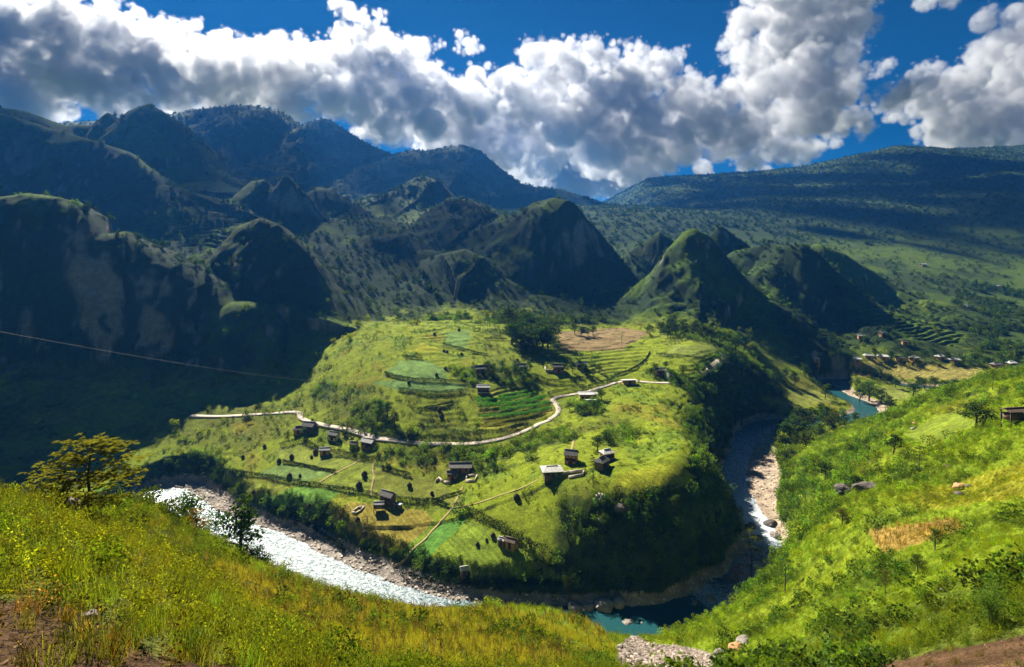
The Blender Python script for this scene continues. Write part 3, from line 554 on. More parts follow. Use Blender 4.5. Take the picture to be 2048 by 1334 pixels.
def leaf_mesh(name, parts, mat, extra=None):
    V = np.concatenate([p[0] for p in parts]); off = np.cumsum([0] + [len(p[0]) for p in parts[:-1]])
    Fq = np.concatenate([p[1] + o for p, o in zip(parts, off)]); S = np.concatenate([p[2] for p in parts])
    me = mesh_np(name, V, Fq, (mat,)); ca = me.color_attributes.new('shade', 'FLOAT_COLOR', 'POINT')
    ca.data.foreach_set('color', np.stack([S, S, S * .9, np.ones_like(S)], -1).astype(np.float32).ravel()); return me
def blades(k, h0, h1, spread, w=.02, lean=.5):
    b = vr.normal(size=(k, 2)) * spread; ang = vr.uniform(0, 2 * math.pi, k); h = vr.uniform(h0, h1, k); ln = vr.uniform(.1, 1, k) * lean * h
    d = np.stack([np.cos(ang), np.sin(ang)], -1); s_ = np.stack([-d[:, 1], d[:, 0]], -1) * w
    z0 = np.zeros((k, 1)); p0 = np.c_[b, z0 - .03]; p1 = np.c_[b + d * (ln * .3)[:, None], h * .6]; p2 = np.c_[b + d * ln[:, None], h * .95]
    sv = np.c_[s_, z0]
    V = np.stack([p0 - sv, p0 + sv, p1 + sv, p1 - sv, p1 - sv, p1 + sv, p2 + sv * .15, p2 - sv * .15], 1).reshape(-1, 3)
    return V, np.arange(k * 8).reshape(-1, 4), np.repeat(vr.uniform(.7, 1.4, k), 8)
def weed(h=.6, stems=9, leaf=.07):
    P_ = []
    for s_ in range(stems):
        a = vr.uniform(0, 6.28); l = vr.uniform(.1, .4); hh = h * vr.uniform(.6, 1.1); k = 11
        t = np.linspace(.12, 1, k); c = np.c_[np.cos(a) * l * t, np.sin(a) * l * t, hh * t] + vr.normal(size=(k, 3)) * .055
        P_.append(cards(c, vr.uniform(.7, 1.4, k) * leaf, .55, .5)); 
    return P_
def dome(r, h, k, leaf, holes=6):
    c = vr.normal(size=(holes, 3)) * [r * .5, r * .5, h * .2] + [0, 0, h * .55]; P_ = []
    for i in range(holes):
        n_ = k // holes; o = vr.normal(size=(n_, 3)); o /= np.linalg.norm(o, axis=1, keepdims=True); o *= (vr.uniform(.35, 1, n_) ** .5)[:, None]
        p = c[i] + o * [r * .55, r * .55, h * .42]; p[:, 2] = np.abs(p[:, 2]); sh = .55 + .55 * np.clip(p[:, 2] / h, 0, 1) + vr.uniform(-.2, .25, n_)
        P_.append(cards(p, vr.uniform(.7, 1.4, n_) * leaf, .6, .4, sh=np.ones(n_) * vr.uniform(.8, 1.2) + vr.uniform(-.25, .25, n_)))
    return P_
PROTO = bpy.data.collections.new('plant_kinds')
def proto(name, me):
    o = bpy.data.objects.new(name, me); PROTO.objects.link(o); return o
PN = []
def addp(nm, me): PN.append(nm); proto(nm, me)
for i in range(3): addp('a%d_weed' % i, leaf_mesh('weed', weed(vr.uniform(.5, .75), 7), M_LEAF_I))
for i in range(2): addp('b%d_grass' % i, leaf_mesh('grass_tuft', [blades(60, .25, .75, .16, .007, .7)], M_LEAF_I))
for i in range(3): addp('c%d_shrub' % i, leaf_mesh('shrub', dome(.8, 1.3, 170, .21), M_LEAF_I))
addp('d0_stalk', leaf_mesh('stalk', [blades(3, 1.0, 1.5, .05, .016, .08), cards(np.c_[vr.normal(size=(7, 2)) * .1, vr.uniform(.3, 1.2, 7)], .32, .18, 0)], M_LEAF_I))
for i in range(3): addp('e%d_tree' % i, leaf_mesh('far_tree', dome(2.0, 5.0, 200, .95, 9), M_LEAF_I))
def rock_mesh(name, seed, sub=2, mat=None):
    bm = bmesh.new(); bmesh.ops.create_icosphere(bm, subdivisions=sub, radius=.5); r_ = random.Random(seed); off = r_.uniform(0, 99)
    for v_ in bm.verts:
        c = v_.co; f = 1 + .55 * float(fbm(np.array([c.x * 1.7 + off]), np.array([c.y * 1.7 + c.z * 1.3 + off]), 3, seed)[0]); v_.co = Vector((c.x * f * 1.15, c.y * f, c.z * f * .72))
    me = bpy.data.meshes.new(name); bm.to_mesh(me); bm.free()
    if mat: me.materials.append(mat)
    return me
M_STONE_I = leaf_material('scatter_stone', 'inst', 0.0, .8)
for i in range(3): addp('g%d_bush' % i, leaf_mesh('near_bush', dome(.5, .8, 330, .085, 8), M_LEAF_I))
for i in range(3):
    me = rock_mesh('stone', 50 + i, 1, M_STONE_I); ca = me.color_attributes.new('shade', 'FLOAT_COLOR', 'POINT'); ca.data.foreach_set('color', np.ones(len(me.vertices) * 4, np.float32)); addp('h%d_stone' % i, me)
def scatter_nodes():
    ng = bpy.data.node_groups.new('scatter', 'GeometryNodeTree')
    ng.interface.new_socket('Geometry', in_out='INPUT', socket_type='NodeSocketGeometry'); ng.interface.new_socket('Geometry', in_out='OUTPUT', socket_type='NodeSocketGeometry')
    gi = ng.nodes.new('NodeGroupInput'); go = ng.nodes.new('NodeGroupOutput'); ip = ng.nodes.new('GeometryNodeInstanceOnPoints')
    ci = ng.nodes.new('GeometryNodeCollectionInfo'); ci.inputs['Collection'].default_value = PROTO; ci.inputs['Separate Children'].default_value = True; ci.inputs['Reset Children'].default_value = True
    def na(nm, dt):
        x = ng.nodes.new('GeometryNodeInputNamedAttribute'); x.data_type = dt; x.inputs['Name'].default_value = nm; return x.outputs[0]
    ng.links.new(gi.outputs[0], ip.inputs['Points']); ng.links.new(ci.outputs[0], ip.inputs['Instance']); ip.inputs['Pick Instance'].default_value = True
    ng.links.new(na('pi', 'INT'), ip.inputs['Instance Index']); ng.links.new(na('rot', 'FLOAT_VECTOR'), ip.inputs['Rotation']); ng.links.new(na('scl', 'FLOAT_VECTOR'), ip.inputs['Scale'])
    ng.links.new(ip.outputs[0], go.inputs[0]); return ng
SCN = scatter_nodes()
dtc = np.gradient(tc); dyr = np.gradient(yr); AREA = dtc[None] * YY * dyr[:, None]
VISW = (np.abs(PX - HX) < 1180) & ((PY < 1352) | ((YY > 14) & (PY < 1420)))
FACE = (nrm * np.stack([-XX, -YY, CZ - Z], -1)).sum(-1) / np.sqrt(XX ** 2 + YY ** 2 + (CZ - Z) ** 2)
def sample(dens):
    k = vr.poisson(np.clip(AREA * dens * VISW, 0, 40))[:-1, :-1]; ii, jj = np.nonzero(k); c = k[ii, jj]; ii = np.repeat(ii, c); jj = np.repeat(jj, c)
    a = vr.random(len(ii)); b = vr.random(len(ii))
    t = tc[jj] + (tc[jj + 1] - tc[jj]) * a; y = yr[ii] + (yr[ii + 1] - yr[ii]) * b
    z = (Z[ii, jj] * (1 - a) + Z[ii, jj + 1] * a) * (1 - b) + (Z[ii + 1, jj] * (1 - a) + Z[ii + 1, jj + 1] * a) * b
    return np.c_[t * y, y, z], ii, jj
def kinds(*pre): return [i for i, nm in enumerate(PN) if nm[0] in pre]
def scatter(name, label, chunks):
    PT, PI, RO, SC, TI = [], [], [], [], []
    for pos, ks, s0, s1, tint, sink, stretch in chunks:
        k = len(pos); s_ = s0 * (s1 / s0) ** vr.random(k); PT.append(pos - np.c_[np.zeros((k, 2)), s_ * sink]); PI.append(vr.choice(ks, k))
        RO.append(np.c_[vr.normal(size=(k, 2)) * .12, vr.uniform(0, 6.28, k)]); SC.append(np.c_[s_, s_, s_ * vr.uniform(stretch * .75, stretch * 1.25, k)]); TI.append(tint)
    V = np.concatenate(PT); me = mesh_pts(name, V)
    a = me.attributes.new('pi', 'INT', 'POINT'); a.data.foreach_set('value', np.concatenate(PI).astype(np.int32))
    for nm, arr in (('rot', RO), ('scl', SC)):
        a = me.attributes.new(nm, 'FLOAT_VECTOR', 'POINT'); a.data.foreach_set('vector', np.concatenate(arr).astype(np.float32).ravel())
    a = me.attributes.new('tint', 'FLOAT_VECTOR', 'POINT'); a.data.foreach_set('vector', np.clip(np.concatenate(TI), .003, .9).astype(np.float32).ravel())
    o = obj(name, me); md = o.modifiers.new('scatter', 'NODES'); md.node_group = SCN
    print('SCATTER', name, len(V)); return tag(o, label, None, None, 'stuff')
def tint_at(ii, jj, gain=1.0, var=.25, hue=.15, mixto=None, mf=0):
    c = col[ii, jj].copy(); k = len(ii)
    if mixto is not None: c = c * (1 - mf) + np.array(mixto) * mf
    c *= (gain * np.exp(vr.normal(size=k) * var))[:, None]; h_ = vr.normal(size=k) * hue; c[:, 0] *= np.exp(h_); c[:, 2] *= np.exp(vr.normal(size=k) * .3); return c
bare = dirt | dirt3 | gravel_m | (rdj < rw_ + grav + .8)
nearm = (~bare) & (YY < 150) & (blend >= 1)
lush = fbm(XX / 6.5, YY / 6.5, 3, 301); dry = fbm(XX / 11, YY / 11, 3, 307)
golden = inpoly(PX, PY, [(380,1130),(520,1150),(700,1200),(830,1215),(1180,1235),(1230,1300),(1100,1340),(700,1340),(500,1230)]) & (YY < 110)
leftlush = (PX < 700) & (YY < 60) & ~golden
ch = []
dn = nearm * np.where(YY < 24, 16.0, np.where(YY < 30, 9.0, np.where(YY < 70, 4.5, 2.2)))
pos, ii, jj = sample(dn * .85 * (1 + .8 * lush).clip(.2, 2) * (1 - .75 * golden)); g = sstep(-.3, .6, dry[ii, jj])[:, None]
tw = tint_at(ii, jj, 1.0, .28, .12); mxw = sstep(-.5, .5, lush[ii, jj] + vr.normal(size=len(ii)) * .45)[:, None]; tw = tw * .3 + (np.array([.205, .20, .008]) * (1 - mxw) + np.array([.075, .115, .012]) * mxw) * .7 * np.exp(vr.normal(size=(len(ii), 1)) * .35)
nr_ = pos[:, 1] < 24; ch.append((pos[nr_], kinds('a'), .38, .9, tw[nr_], 0.02, 1.0)); ch.append((pos[~nr_], kinds('a'), .6, 1.5, tw[~nr_], 0.02, 1.05))
pos, ii, jj = sample(dn * .30 * (1 + 1.5 * golden)); tg = tint_at(ii, jj, 1.0, .25, .15); gm = golden[ii, jj][:, None] * vr.uniform(.25, 1, (len(ii), 1)); tg = tg * (1 - gm) + np.array([.27, .215, .026]) * gm
nr_ = pos[:, 1] < 24; ch.append((pos[nr_], kinds('b'), .35, .85, tg[nr_] * 1.1, 0, 1.0)); ch.append((pos[~nr_], kinds('b'), .55, 1.2, tg[~nr_] * 1.1, 0, 1.0))
pos, ii, jj = sample(nearm * (lush > .2) * (YY > 34) * np.where(YY < 60, .35, .15) * (1 - .6 * golden)); ch.append((pos, kinds('c'), .5, 1.2, tint_at(ii, jj, .8, .3, .15, [.07, .11, .012], .5), .05, 1.0))
pos, ii, jj = sample(nearm * (YY < 60) * .55 * sstep(-.3, .5, lush) * (1 - .7 * golden)); mb = vr.random((len(ii), 1)); ch.append((pos, kinds('g'), .5, 1.25, (np.array([.055, .10, .012]) * mb + np.array([.16, .21, .010]) * (1 - mb)) * np.exp(vr.normal(size=(len(ii), 1)) * .3), .03, 1.0))
pos, ii, jj = sample(nearm * golden * (YY > 25) * (1.0 + .8 * lush).clip(0, 2) * .8); ch.append((pos, kinds('d'), .7, 1.15, np.array([.10, .06, .025]) * np.exp(vr.normal(size=(len(ii), 1)) * .3), 0, 1.0))
dm = (fkind == 3); pos, ii, jj = sample(dm * 1.6); ch.append((pos, kinds('d'), .6, 1.0, np.array([.14, .085, .03]) * np.exp(vr.normal(size=(len(ii), 1)) * .3), 0, 1.0))
pos, ii, jj = sample((dirt & (YY < 70)) * np.where(YY < 20, 9.0, 2.5) * sstep(-.35, .35, fbm(XX / 1.6, YY / 1.6, 3, 331))); ch.append((pos, kinds('a', 'b'), .3, .8, tint_at(ii, jj, .8, .5, .25, [.12, .105, .02], .7), 0, 1.0))
scatter('undergrowth', 'dense sunlit weeds, grass and dry stalks on the near slopes', ch)
ch = []
sl = (~bare) & (YY >= 120) & (YY < 300) & (rs > .3) & (region < 0); pos, ii, jj = sample(sl * .7); ch.append((pos, kinds('a', 'b', 'c'), .6, 1.5, tint_at(ii, jj, 1.0, .25, .12), .05, .9))
sl2 = (~bare) & (YY >= 40) & (YY < 300) & (rs > .3) & (region < 0); pos, ii, jj = sample(sl2 * sstep(.1, .7, n2 + n1 * .5) * .24); ch.append((pos, kinds('c'), .8, 2.4, tint_at(ii, jj, .9, .3, .15, [.045, .085, .010], .6), .1, .9))
bn = (~bare) & (YY > 148) & (YY < 480) & (hill_z < 4); pos, ii, jj = sample(bn * (forest > .25) * .28 * forest); ch.append((pos, kinds('c', 'c', 'e') if False else kinds('c'), 1.0, 2.6, tint_at(ii, jj, 1.4, .33, .15, [.06, .10, .012], .6), .15, 1.0))
pos, ii, jj = sample(bn * (region == -1) * (forest < .3) * .5 * sstep(-.3, .6, n2 + n3 * .6)); ch.append((pos, kinds('a', 'c'), .4, 1.0, tint_at(ii, jj, .75, .4, .15, [.06, .09, .012], .4), .05, .8))
pos, ii, jj = sample(bn * (region == -1) * .022 * sstep(-.2, .6, n1 + n3 * .5)); ch.append((pos, kinds('c'), .9, 1.9, tint_at(ii, jj, .6, .4, .15, [.045, .075, .012], .7), .1, .85))
fl_ = bn & (region >= 0) & (fkind < 3); pos, ii, jj = sample(fl_ * .12 * sstep(-.1, .6, n3)); ch.append((pos, kinds('a'), .4, .9, tint_at(ii, jj, .75, .35, .15), .05, .6))
rbank = rm & (rdj > rw_ + grav + .8) & (rdj < rw_ + grav + 5) & (YY < 300) & (rside < 0); pos, ii, jj = sample(rbank * .5 * np.where(PX < 560, .5, 1)); ch.append((pos, kinds('c'), .6, 1.5, tint_at(ii, jj, .5, .35, .15, [.035, .065, .012], .8), .1, 1.0))
rb2 = rm & (rdj > rw_ + grav + .8) & (rdj < rw_ + grav + 6) & (YY > 150) & (rside > 0) & (PX > 1200); pos, ii, jj = sample(rb2 * .3); ch.append((pos, kinds('c'), .8, 2.0, tint_at(ii, jj, .6, .35, .15, [.05, .085, .012], .7), .1, 1.0))
scatter('shrubs', 'bushes and scrub on the banks of the bench and slopes', ch)
ch = []
hv = (FACE > -.25) & (hill_z >= 3.5) & (YY < 900) & (steep < .6); pos, ii, jj = sample(hv * (.0015 + .009 * forest)); ch.append((pos, kinds('e'), .4, 1.05, tint_at(ii, jj, 1.0, .25, .1), .08, .9))
hv3 = (FACE > -.25) & (hill_z >= 3.5) & (YY < 700); pos, ii, jj = sample(hv3 * .022 * (YY < 560)); ch.append((pos, kinds('c'), 1.0, 2.2, tint_at(ii, jj, 1.0, .35, .15), .15, .8))
hv2 = (FACE > -.2) & (hill_z >= 3.5) & (YY >= 900) & (YY < 2600); pos, ii, jj = sample(hv2 * .0042 * (.3 + forest)); ch.append((pos, kinds('e'), .8, 1.5, tint_at(ii, jj, .85, .12, .05), .1, .8))
vv = (hill_z < 3.5) & (YY > 400) & (YY < 1300) & (~bare); pos, ii, jj = sample(vv * .05 * sstep(.3, .9, forest)); ch.append((pos, kinds('e'), .5, 1.2, tint_at(ii, jj, 1.05, .3, .12), .08, 1.0))
pos, ii, jj = sample(isl * (~gravel_m) * .03); ch.append((pos, kinds('e'), .6, 1.2, tint_at(ii, jj, .5, .3, .15, [.045, .075, .014], .7), .08, .9))
scatter('woodland', 'trees and scrub mantling the hills and far valley', ch)
ch = []
gb = gravel_m & (YY < 330); pos, ii, jj = sample(gb * np.where(PX < 1250, .9, .35)); ch.append((pos, kinds('h'), .25, 1.2, np.array([.33, .28, .23]) * np.exp(vr.normal(size=(len(ii), 1)) * .35), -.1, .8))
pos, ii, jj = sample(dirt3 * 3.0); ch.append((pos, kinds('h'), .15, .8, np.array([.22, .18, .15]) * np.exp(vr.normal(size=(len(ii), 1)) * .3), -.1, .8))
pos, ii, jj = sample(dirt * 7.0); ch.append((pos, kinds('h'), .02, .10, np.array([.13, .08, .045]) * np.exp(vr.normal(size=(len(ii), 1)) * .4), -.1, .8))
pos, ii, jj = sample(dirt * 22.0); ch.append((pos, kinds('h'), .03, .17, np.array([.07, .042, .022]) * np.exp(vr.normal(size=(len(ii), 1)) * .25), .12, .6))
scatter('gravel', 'loose stones along the river and on the bare scars', ch)
#THINGS
# ------------------------------------------------------------------ road and footpaths
M_ROAD = simple('concrete_road', (.34, .29, .23), .9, .18, .6, .2); M_PATH = simple('trodden_earth', (.25, .19, .085), .95, .25, .5, .1)
def smooth_line(pix, k=8, ymin=120):
    a = np.array([list(hit(x, y, ymin)) for x, y in pix]); return resample(a, k)
def ribbon(name, pix, width, mat, label, lift=.12, k=10, skirt=.5, ymin=120, na=3):
    L = smooth_line(pix, k, ymin); t = np.gradient(L[:, :2], axis=0); t /= np.linalg.norm(t, axis=1, keepdims=True) + 1e-9; nn = np.stack([-t[:, 1], t[:, 0]], -1)
    zc = np.array([ground(p[0], p[1]) for p in L]); zc = np.convolve(np.pad(zc, 3, mode='edge'), np.ones(7) / 7, 'valid'); rows = []
    for a in np.linspace(-1, 1, na):
        q = L[:, :2] + nn * a * width * .5; zg = np.array([ground(x, y) for x, y in q]); rows.append(np.c_[q, np.maximum(zg, zc) + lift])
    V = np.stack(rows, 1); i_ = np.arange(V.shape[0] * na).reshape(-1, na)
    top = np.stack([i_[:-1, :-1], i_[1:, :-1], i_[1:, 1:], i_[:-1, 1:]], -1).reshape(-1, 4)
    sk = V[:, [0, -1]].copy(); sk[..., 2] -= skirt; V2 = np.concatenate([V.reshape(-1, 3), sk.reshape(-1, 3)]); b0 = V.shape[0] * na; m_ = V.shape[0]
    s0 = np.array([[i_[j, 0], b0 + 2 * j, b0 + 2 * j + 2, i_[j + 1, 0]] for j in range(m_ - 1)]); s1 = np.array([[i_[j, -1], i_[j + 1, -1], b0 + 2 * j + 3, b0 + 2 * j + 1] for j in range(m_ - 1)])
    return tag(obj(name, mesh_np(name, V2, np.concatenate([top, s0, s1]), (mat,))), label, None, None, 'structure')
ribbon('road', [(380,832),(470,832),(560,826),(596,826),(604,838),(640,849),(700,862),(760,878),(830,886),(900,889),(960,886),(1010,876),(1060,858),(1100,840),(1117,824),(1112,808),(1106,800),(1122,793),(1165,785),(1205,774),(1235,765),(1262,762),(1300,765),(1340,766)], 2.5, M_ROAD, 'pale concrete road winding along the bench', .06)
ribbon('road', [(1404,752),(1412,742),(1428,732),(1443,722),(1448,714),(1440,708)], 3.4, M_ROAD, 'pale road climbing round the bend at the cliff edge', .1)
ribbon('path', [(747,924),(746,940),(748,955),(744,972),(742,992)], 0.8, M_PATH, 'sandy track down to the dark roofed farm', .10)
ribbon('path', [(722,918),(700,932),(672,946),(640,965)], .8, M_PATH, 'faint diagonal footpath across the haystack fields', .08)
ribbon('path', [(926,974),(918,990),(905,1015),(888,1036),(868,1058),(845,1083),(820,1106),(787,1134)], 0.7, M_PATH, 'long straight footpath dividing the green crop strips', .09)
ribbon('path', [(1148,880),(1146,890),(1142,905)], .9, M_PATH, 'short footpath above the clay house', .08)
ribbon('path', [(905,1016),(960,1005),(1020,985),(1080,958)], .5, M_PATH, 'thin path slanting up to the big grey roof', .07)
# ------------------------------------------------------------------ hedges and crop rows
def strip_foliage(L, h, wd, step, leaf, blade=False):
    seg = np.linalg.norm(np.diff(L, axis=0), axis=1); s_ = np.r_[0, np.cumsum(seg)]; n_ = max(int(s_[-1] * step), 12); u = np.sort(vr.uniform(0, s_[-1], n_))
    c = np.stack([np.interp(u, s_, L[:, k]) for k in range(3)], -1); hh = h * (.75 + .5 * vn(u / 2.5, u * 0 + h, 9)); o = vr.normal(size=(n_, 3)) * [wd * .4, wd * .4, 0]; zz = vr.random(n_) ** .7 * hh
    c = c + o; c[:, 2] += zz + .05
    if blade:
        a = vr.uniform(0, 6.28, n_); d = np.c_[np.cos(a) * .5, np.sin(a) * .5, np.ones(n_)]; d /= np.linalg.norm(d, axis=1, keepdims=True); sd_ = np.cross(d, vr.normal(size=(n_, 3))); sd_ /= np.linalg.norm(sd_, axis=1, keepdims=True)
        return cards(c, vr.uniform(.8, 1.3, n_) * leaf, .22, u=d, v=sd_)
    return cards(c, vr.uniform(.7, 1.4, n_) * leaf, .65, .3)
def leafy(name, L, h, wd, step, leaf, tint, label, cat, group=None, blade=False):
    me = leaf_mesh(name, [strip_foliage(L, h, wd, step, leaf, blade)], M_LEAF); o = obj(name, me); o.color = (*tint, 1); return tag(o, label, cat, group)
HEDGE = [
 ([(399,940),(465,946),(510,953),(600,968),(675,980),(755,993)], 1.3, 'long dark hedge crossing the lower fields to the farm'),
 ([(792,1000),(846,1005),(866,1003),(899,1015)], 1.1, 'hedge running on from the farm to the footpath'),
 ([(905,1016),(934,1024),(968,1040),(1002,1056),(1032,1077),(1061,1093),(1090,1105),(1144,1134)], 1.6, 'thick diagonal hedge above the thatched hut'),
 ([(565,925),(600,931),(640,939),(672,946)], .9, 'thin straight hedge between the two haystack meadows'),
 ([(560,893),(576,890),(600,884),(620,891),(639,899)], 1.4, 'bushy hedge left of the grey roofed shed'),
 ([(666,908),(690,912),(720,918),(747,922)], 1.6, 'dark bushy hedge right of the grey roofed shed'),
 ([(762,937),(790,944),(822,952)], 1.0, 'short broken hedge right of the sandy track'),
 ([(866,1003),(900,992),(922,985)], .7, 'faint hedge curving towards the walled garden'),
 ([(770,748),(790,755),(830,761),(880,763),(935,767)], 1.2, 'curved hedge between the two pale knoll fields'),
 ([(795,781),(840,786),(880,787),(930,783)], 1.2, 'hedge along the lower edge of the pale knoll field'),
 ([(810,715),(828,717),(846,719)], 1.0, 'short hedge below the bright yellow patch'),
 ([(886,691),(920,698),(950,706),(976,712)], 1.0, 'slanting hedge in the meadow behind the knoll'),
 ([(971,680),(992,680),(1013,681)], 1.2, 'short straight hedge left of the dark grove'),
 ([(1093,764),(1130,768),(1165,767)], 1.3, 'low hedge on the meadow above the road bend'),
 ([(1062,752),(1078,757),(1092,762)], 1.3, 'small hedge stub above the road bend'),
 ([(1095,791),(1130,784),(1170,778),(1205,768),(1230,758)], 1.4, 'hedge following the upper side of the road'),
 ([(1312,711),(1350,713),(1400,718),(1412,722)], 1.2, 'hedge across the round topped meadow'),
 ([(900,870),(950,873),(1000,868),(1050,850),(1090,830)], 1.8, 'dark bushy bank just above the road curve'),
 ([(720,852),(770,868),(830,878),(895,879)], 1.7, 'leafy bank above the road below the knoll'),
 ([(1230,752),(1262,740),(1290,722),(1300,706)], .8, 'thin hedge climbing beside the rice terraces'),
 ([(835,820),(880,812),(905,805)], .8, 'faint terrace hedge on the open knoll slope'),
 ([(800,1155),(870,1166),(960,1172),(1050,1172),(1120,1175)], 1.4, 'straight hedge along the bottom edge of the lowest field'),
 ([(520,1008),(560,1030),(606,1048),(650,1076),(690,1105)], 1.2, 'hedge between the small green meadow and the river scrub'),
 ([(1265,1010),(1290,985),(1340,978),(1400,962)], 1.0, 'scrub line on the lip below the yellow terrace'),
]
for pix, h, lab in HEDGE:
    L = smooth_line(pix, 10, 150); leafy('hedge', L, h * 1.25, h * .7, 70, .34, (.010, .019, .005), lab, 'hedge', 'hedges between the fields')
ROWS = [([(953,796),(986,796)], 1.0, 'short leafy crop row just below the two tier shed'), ([(996,795),(1025,790),(1055,784)], 1.1, 'topmost long crop row on the stepped terraces'), ([(953,805),(1000,802),(1040,797),(1076,789)], 1.7, 'second tall crop row on the stepped terraces'),
 ([(955,815),(1000,813),(1045,808),(1094,796)], 2.0, 'tallest dark green crop row in the middle of the terraces'), ([(1000,824),(1050,818),(1100,808)], 1.8, 'crop row starting halfway along its terrace'), ([(962,837),(1010,834),(1060,827),(1103,818)], 1.5, 'lower crop row reaching the road bend'),
 ([(964,846),(1010,842),(1070,831)], .8, 'thin yellowish crop row near the road'), ([(965,854),(1000,851),(1025,848)], .7, 'lowest short crop row beside the road')]
for k, (pix, h, lab) in enumerate(ROWS):
    L = smooth_line(pix, 12, 200); leafy('crop_row', L, h, .9, 60 if k else 140, .75 if h > 1 else .4, (.060, .165, .034) if k < 6 else (.17, .17, .02), lab, 'crop row', 'crop rows on the stepped terraces', True)
# ------------------------------------------------------------------ trees
def tube(p0, p1, r0, r1, sides=6):
    p0, p1 = np.array(p0, float), np.array(p1, float); d = p1 - p0; d /= np.linalg.norm(d) + 1e-9; a = np.cross(d, [0, 0, 1] if abs(d[2]) < .9 else [1, 0, 0]); a /= np.linalg.norm(a); b = np.cross(d, a)
    th = np.arange(sides) * 2 * math.pi / sides; ring = np.cos(th)[:, None] * a + np.sin(th)[:, None] * b
    V = np.concatenate([p0 + ring * r0, p1 + ring * r1]); Fq = [[i, (i + 1) % sides, sides + (i + 1) % sides, sides + i] for i in range(sides)]
    return V, np.array(Fq)
def wood_mesh(name, tubes, mat):
    V, Fs, o = [], [], 0
    for v_, f_ in tubes: V.append(v_); Fs.append(f_ + o); o += len(v_)
    return mesh_np(name, np.concatenate(V), np.concatenate(Fs), (mat,), True)
def limbs(h, base, r0, n_b, reach, rise, bend=.1):
    tb = []; pts = []; top = np.array([vr.normal() * bend * h, vr.normal() * bend * h, h]); mid = top * .5 + np.r_[vr.normal(size=2) * bend * h * .4, 0]
    tb += [tube([0, 0, -.4], mid, r0, r0 * .7, 7), tube(mid, top, r0 * .7, r0 * .18, 6)]
    for i in range(n_b):
        f = base + (1 - base) * (i + .5) / n_b; st = mid * (f / .5) if f < .5 else mid + (top - mid) * ((f - .5) / .5); a = i * 2.4 + vr.uniform(-.5, .5); ln = reach * (1.15 - .75 * f) * vr.uniform(.75, 1.2)
        e = st + np.array([math.cos(a) * ln, math.sin(a) * ln, rise * ln * vr.uniform(.5, 1.3)]); m_ = (st + e) / 2 + [0, 0, .06 * ln]; tb += [tube(st, m_, r0 * .32, r0 * .2, 5), tube(m_, e, r0 * .2, r0 * .06, 5)]; pts += [(m_, ln), (e, ln)]
    pts.append((top, reach * .4)); return tb, pts
def make_broad(seed, h=7.0):
    global vr; vr = np.random.default_rng(seed); tb, pts = limbs(h * .8, .25, h * .032, 11, h * .38, .55); P_ = []
    for c, ln in pts:
        n_ = 62; o = vr.normal(size=(n_, 3)); o /= np.linalg.norm(o, axis=1, keepdims=True); o *= (vr.random(n_) ** .45)[:, None]; r_ = h * .135 * vr.uniform(.8, 1.25); P_.append(cards(c + o * [r_, r_, r_ * .8], vr.uniform(.6, 1.3, n_) * h * .052, .62, .35, sh=vr.uniform(.65, 1.3, n_) * vr.uniform(.8, 1.2)))
    return wood_mesh('trunk', tb, M_BARK), leaf_mesh('crown', P_, M_LEAF)
def make_airy(seed, h=8.0):
    global vr; vr = np.random.default_rng(seed); tb, pts = limbs(h * .95, .38, h * .017, 13, h * .30, .12, .05); P_ = []
    for c, ln in pts:
        n_ = 34; o = vr.normal(size=(n_, 3)) * [ln * .28, ln * .28, ln * .07]; P_.append(cards(c + o, vr.uniform(.6, 1.3, n_) * h * .038, .45, .8))
    return wood_mesh('trunk', tb, M_BARK), leaf_mesh('crown', P_, M_LEAF)
def make_bamboo(seed, h=9.0):
    global vr; vr = np.random.default_rng(seed); tb, P_ = [], []
    for i in range(16):
        a = vr.uniform(0, 6.28); b0 = vr.normal(size=2) * h * .05; hh = h * vr.uniform(.65, 1.05); ln = hh * vr.uniform(.08, .34); pr = None
        for t in np.linspace(0, 1, 7):
            p = np.r_[b0 + np.array([math.cos(a), math.sin(a)]) * ln * t ** 2.2, hh * (t - .18 * t ** 3)]
            if pr is not None: tb.append(tube(pr, p, .05 * (1.2 - t), .05 * (1.05 - t), 4))
            if t > .2:
                n_ = int(10 + 18 * t); P_.append(cards(p + vr.normal(size=(n_, 3)) * [h * .055, h * .055, h * .05], vr.uniform(.7, 1.3, n_) * h * .05, .26, .2))
            pr = p
    return wood_mesh('trunk', tb, M_TWIG), leaf_mesh('crown', P_, M_LEAF)
def make_banana(seed, h=3.2):
    global vr; vr = np.random.default_rng(seed); P_ = []
    for i in range(9):
        a = i * 2.4 + vr.uniform(-.3, .3); prev = None; ln = h * vr.uniform(.5, .75); d = np.array([math.cos(a), math.sin(a)]); w_ = np.array([-d[1], d[0], 0]) * h * .085; V = []
        for t in np.linspace(0, 1, 6): V.append((np.r_[d * ln * t, h * .55 + ln * (.9 * t - .95 * t * t)], w_ * math.sin(math.pi * min(t * .9 + .08, 1))))
        Vv = np.array([q for c, ww in V for q in (c - ww, c + ww)]); Fq = np.array([[2 * j, 2 * j + 1, 2 * j + 3, 2 * j + 2] for j in range(5)]); P_.append((Vv, Fq, np.full(len(Vv), vr.uniform(.8, 1.3))))
    return wood_mesh('trunk', [tube([0, 0, -.2], [0, 0, h * .58], h * .05, h * .03, 7)], M_TWIG), leaf_mesh('crown', P_, M_LEAF)
TK = {'broad': [make_broad(31 + i) for i in range(4)], 'airy': [make_airy(51 + i) for i in range(3)], 'bamboo': [make_bamboo(61 + i) for i in range(2)], 'banana': [make_banana(71 + i) for i in range(2)]}
TH = {'broad': 7.0, 'airy': 8.0, 'bamboo': 9.0, 'banana': 3.2}
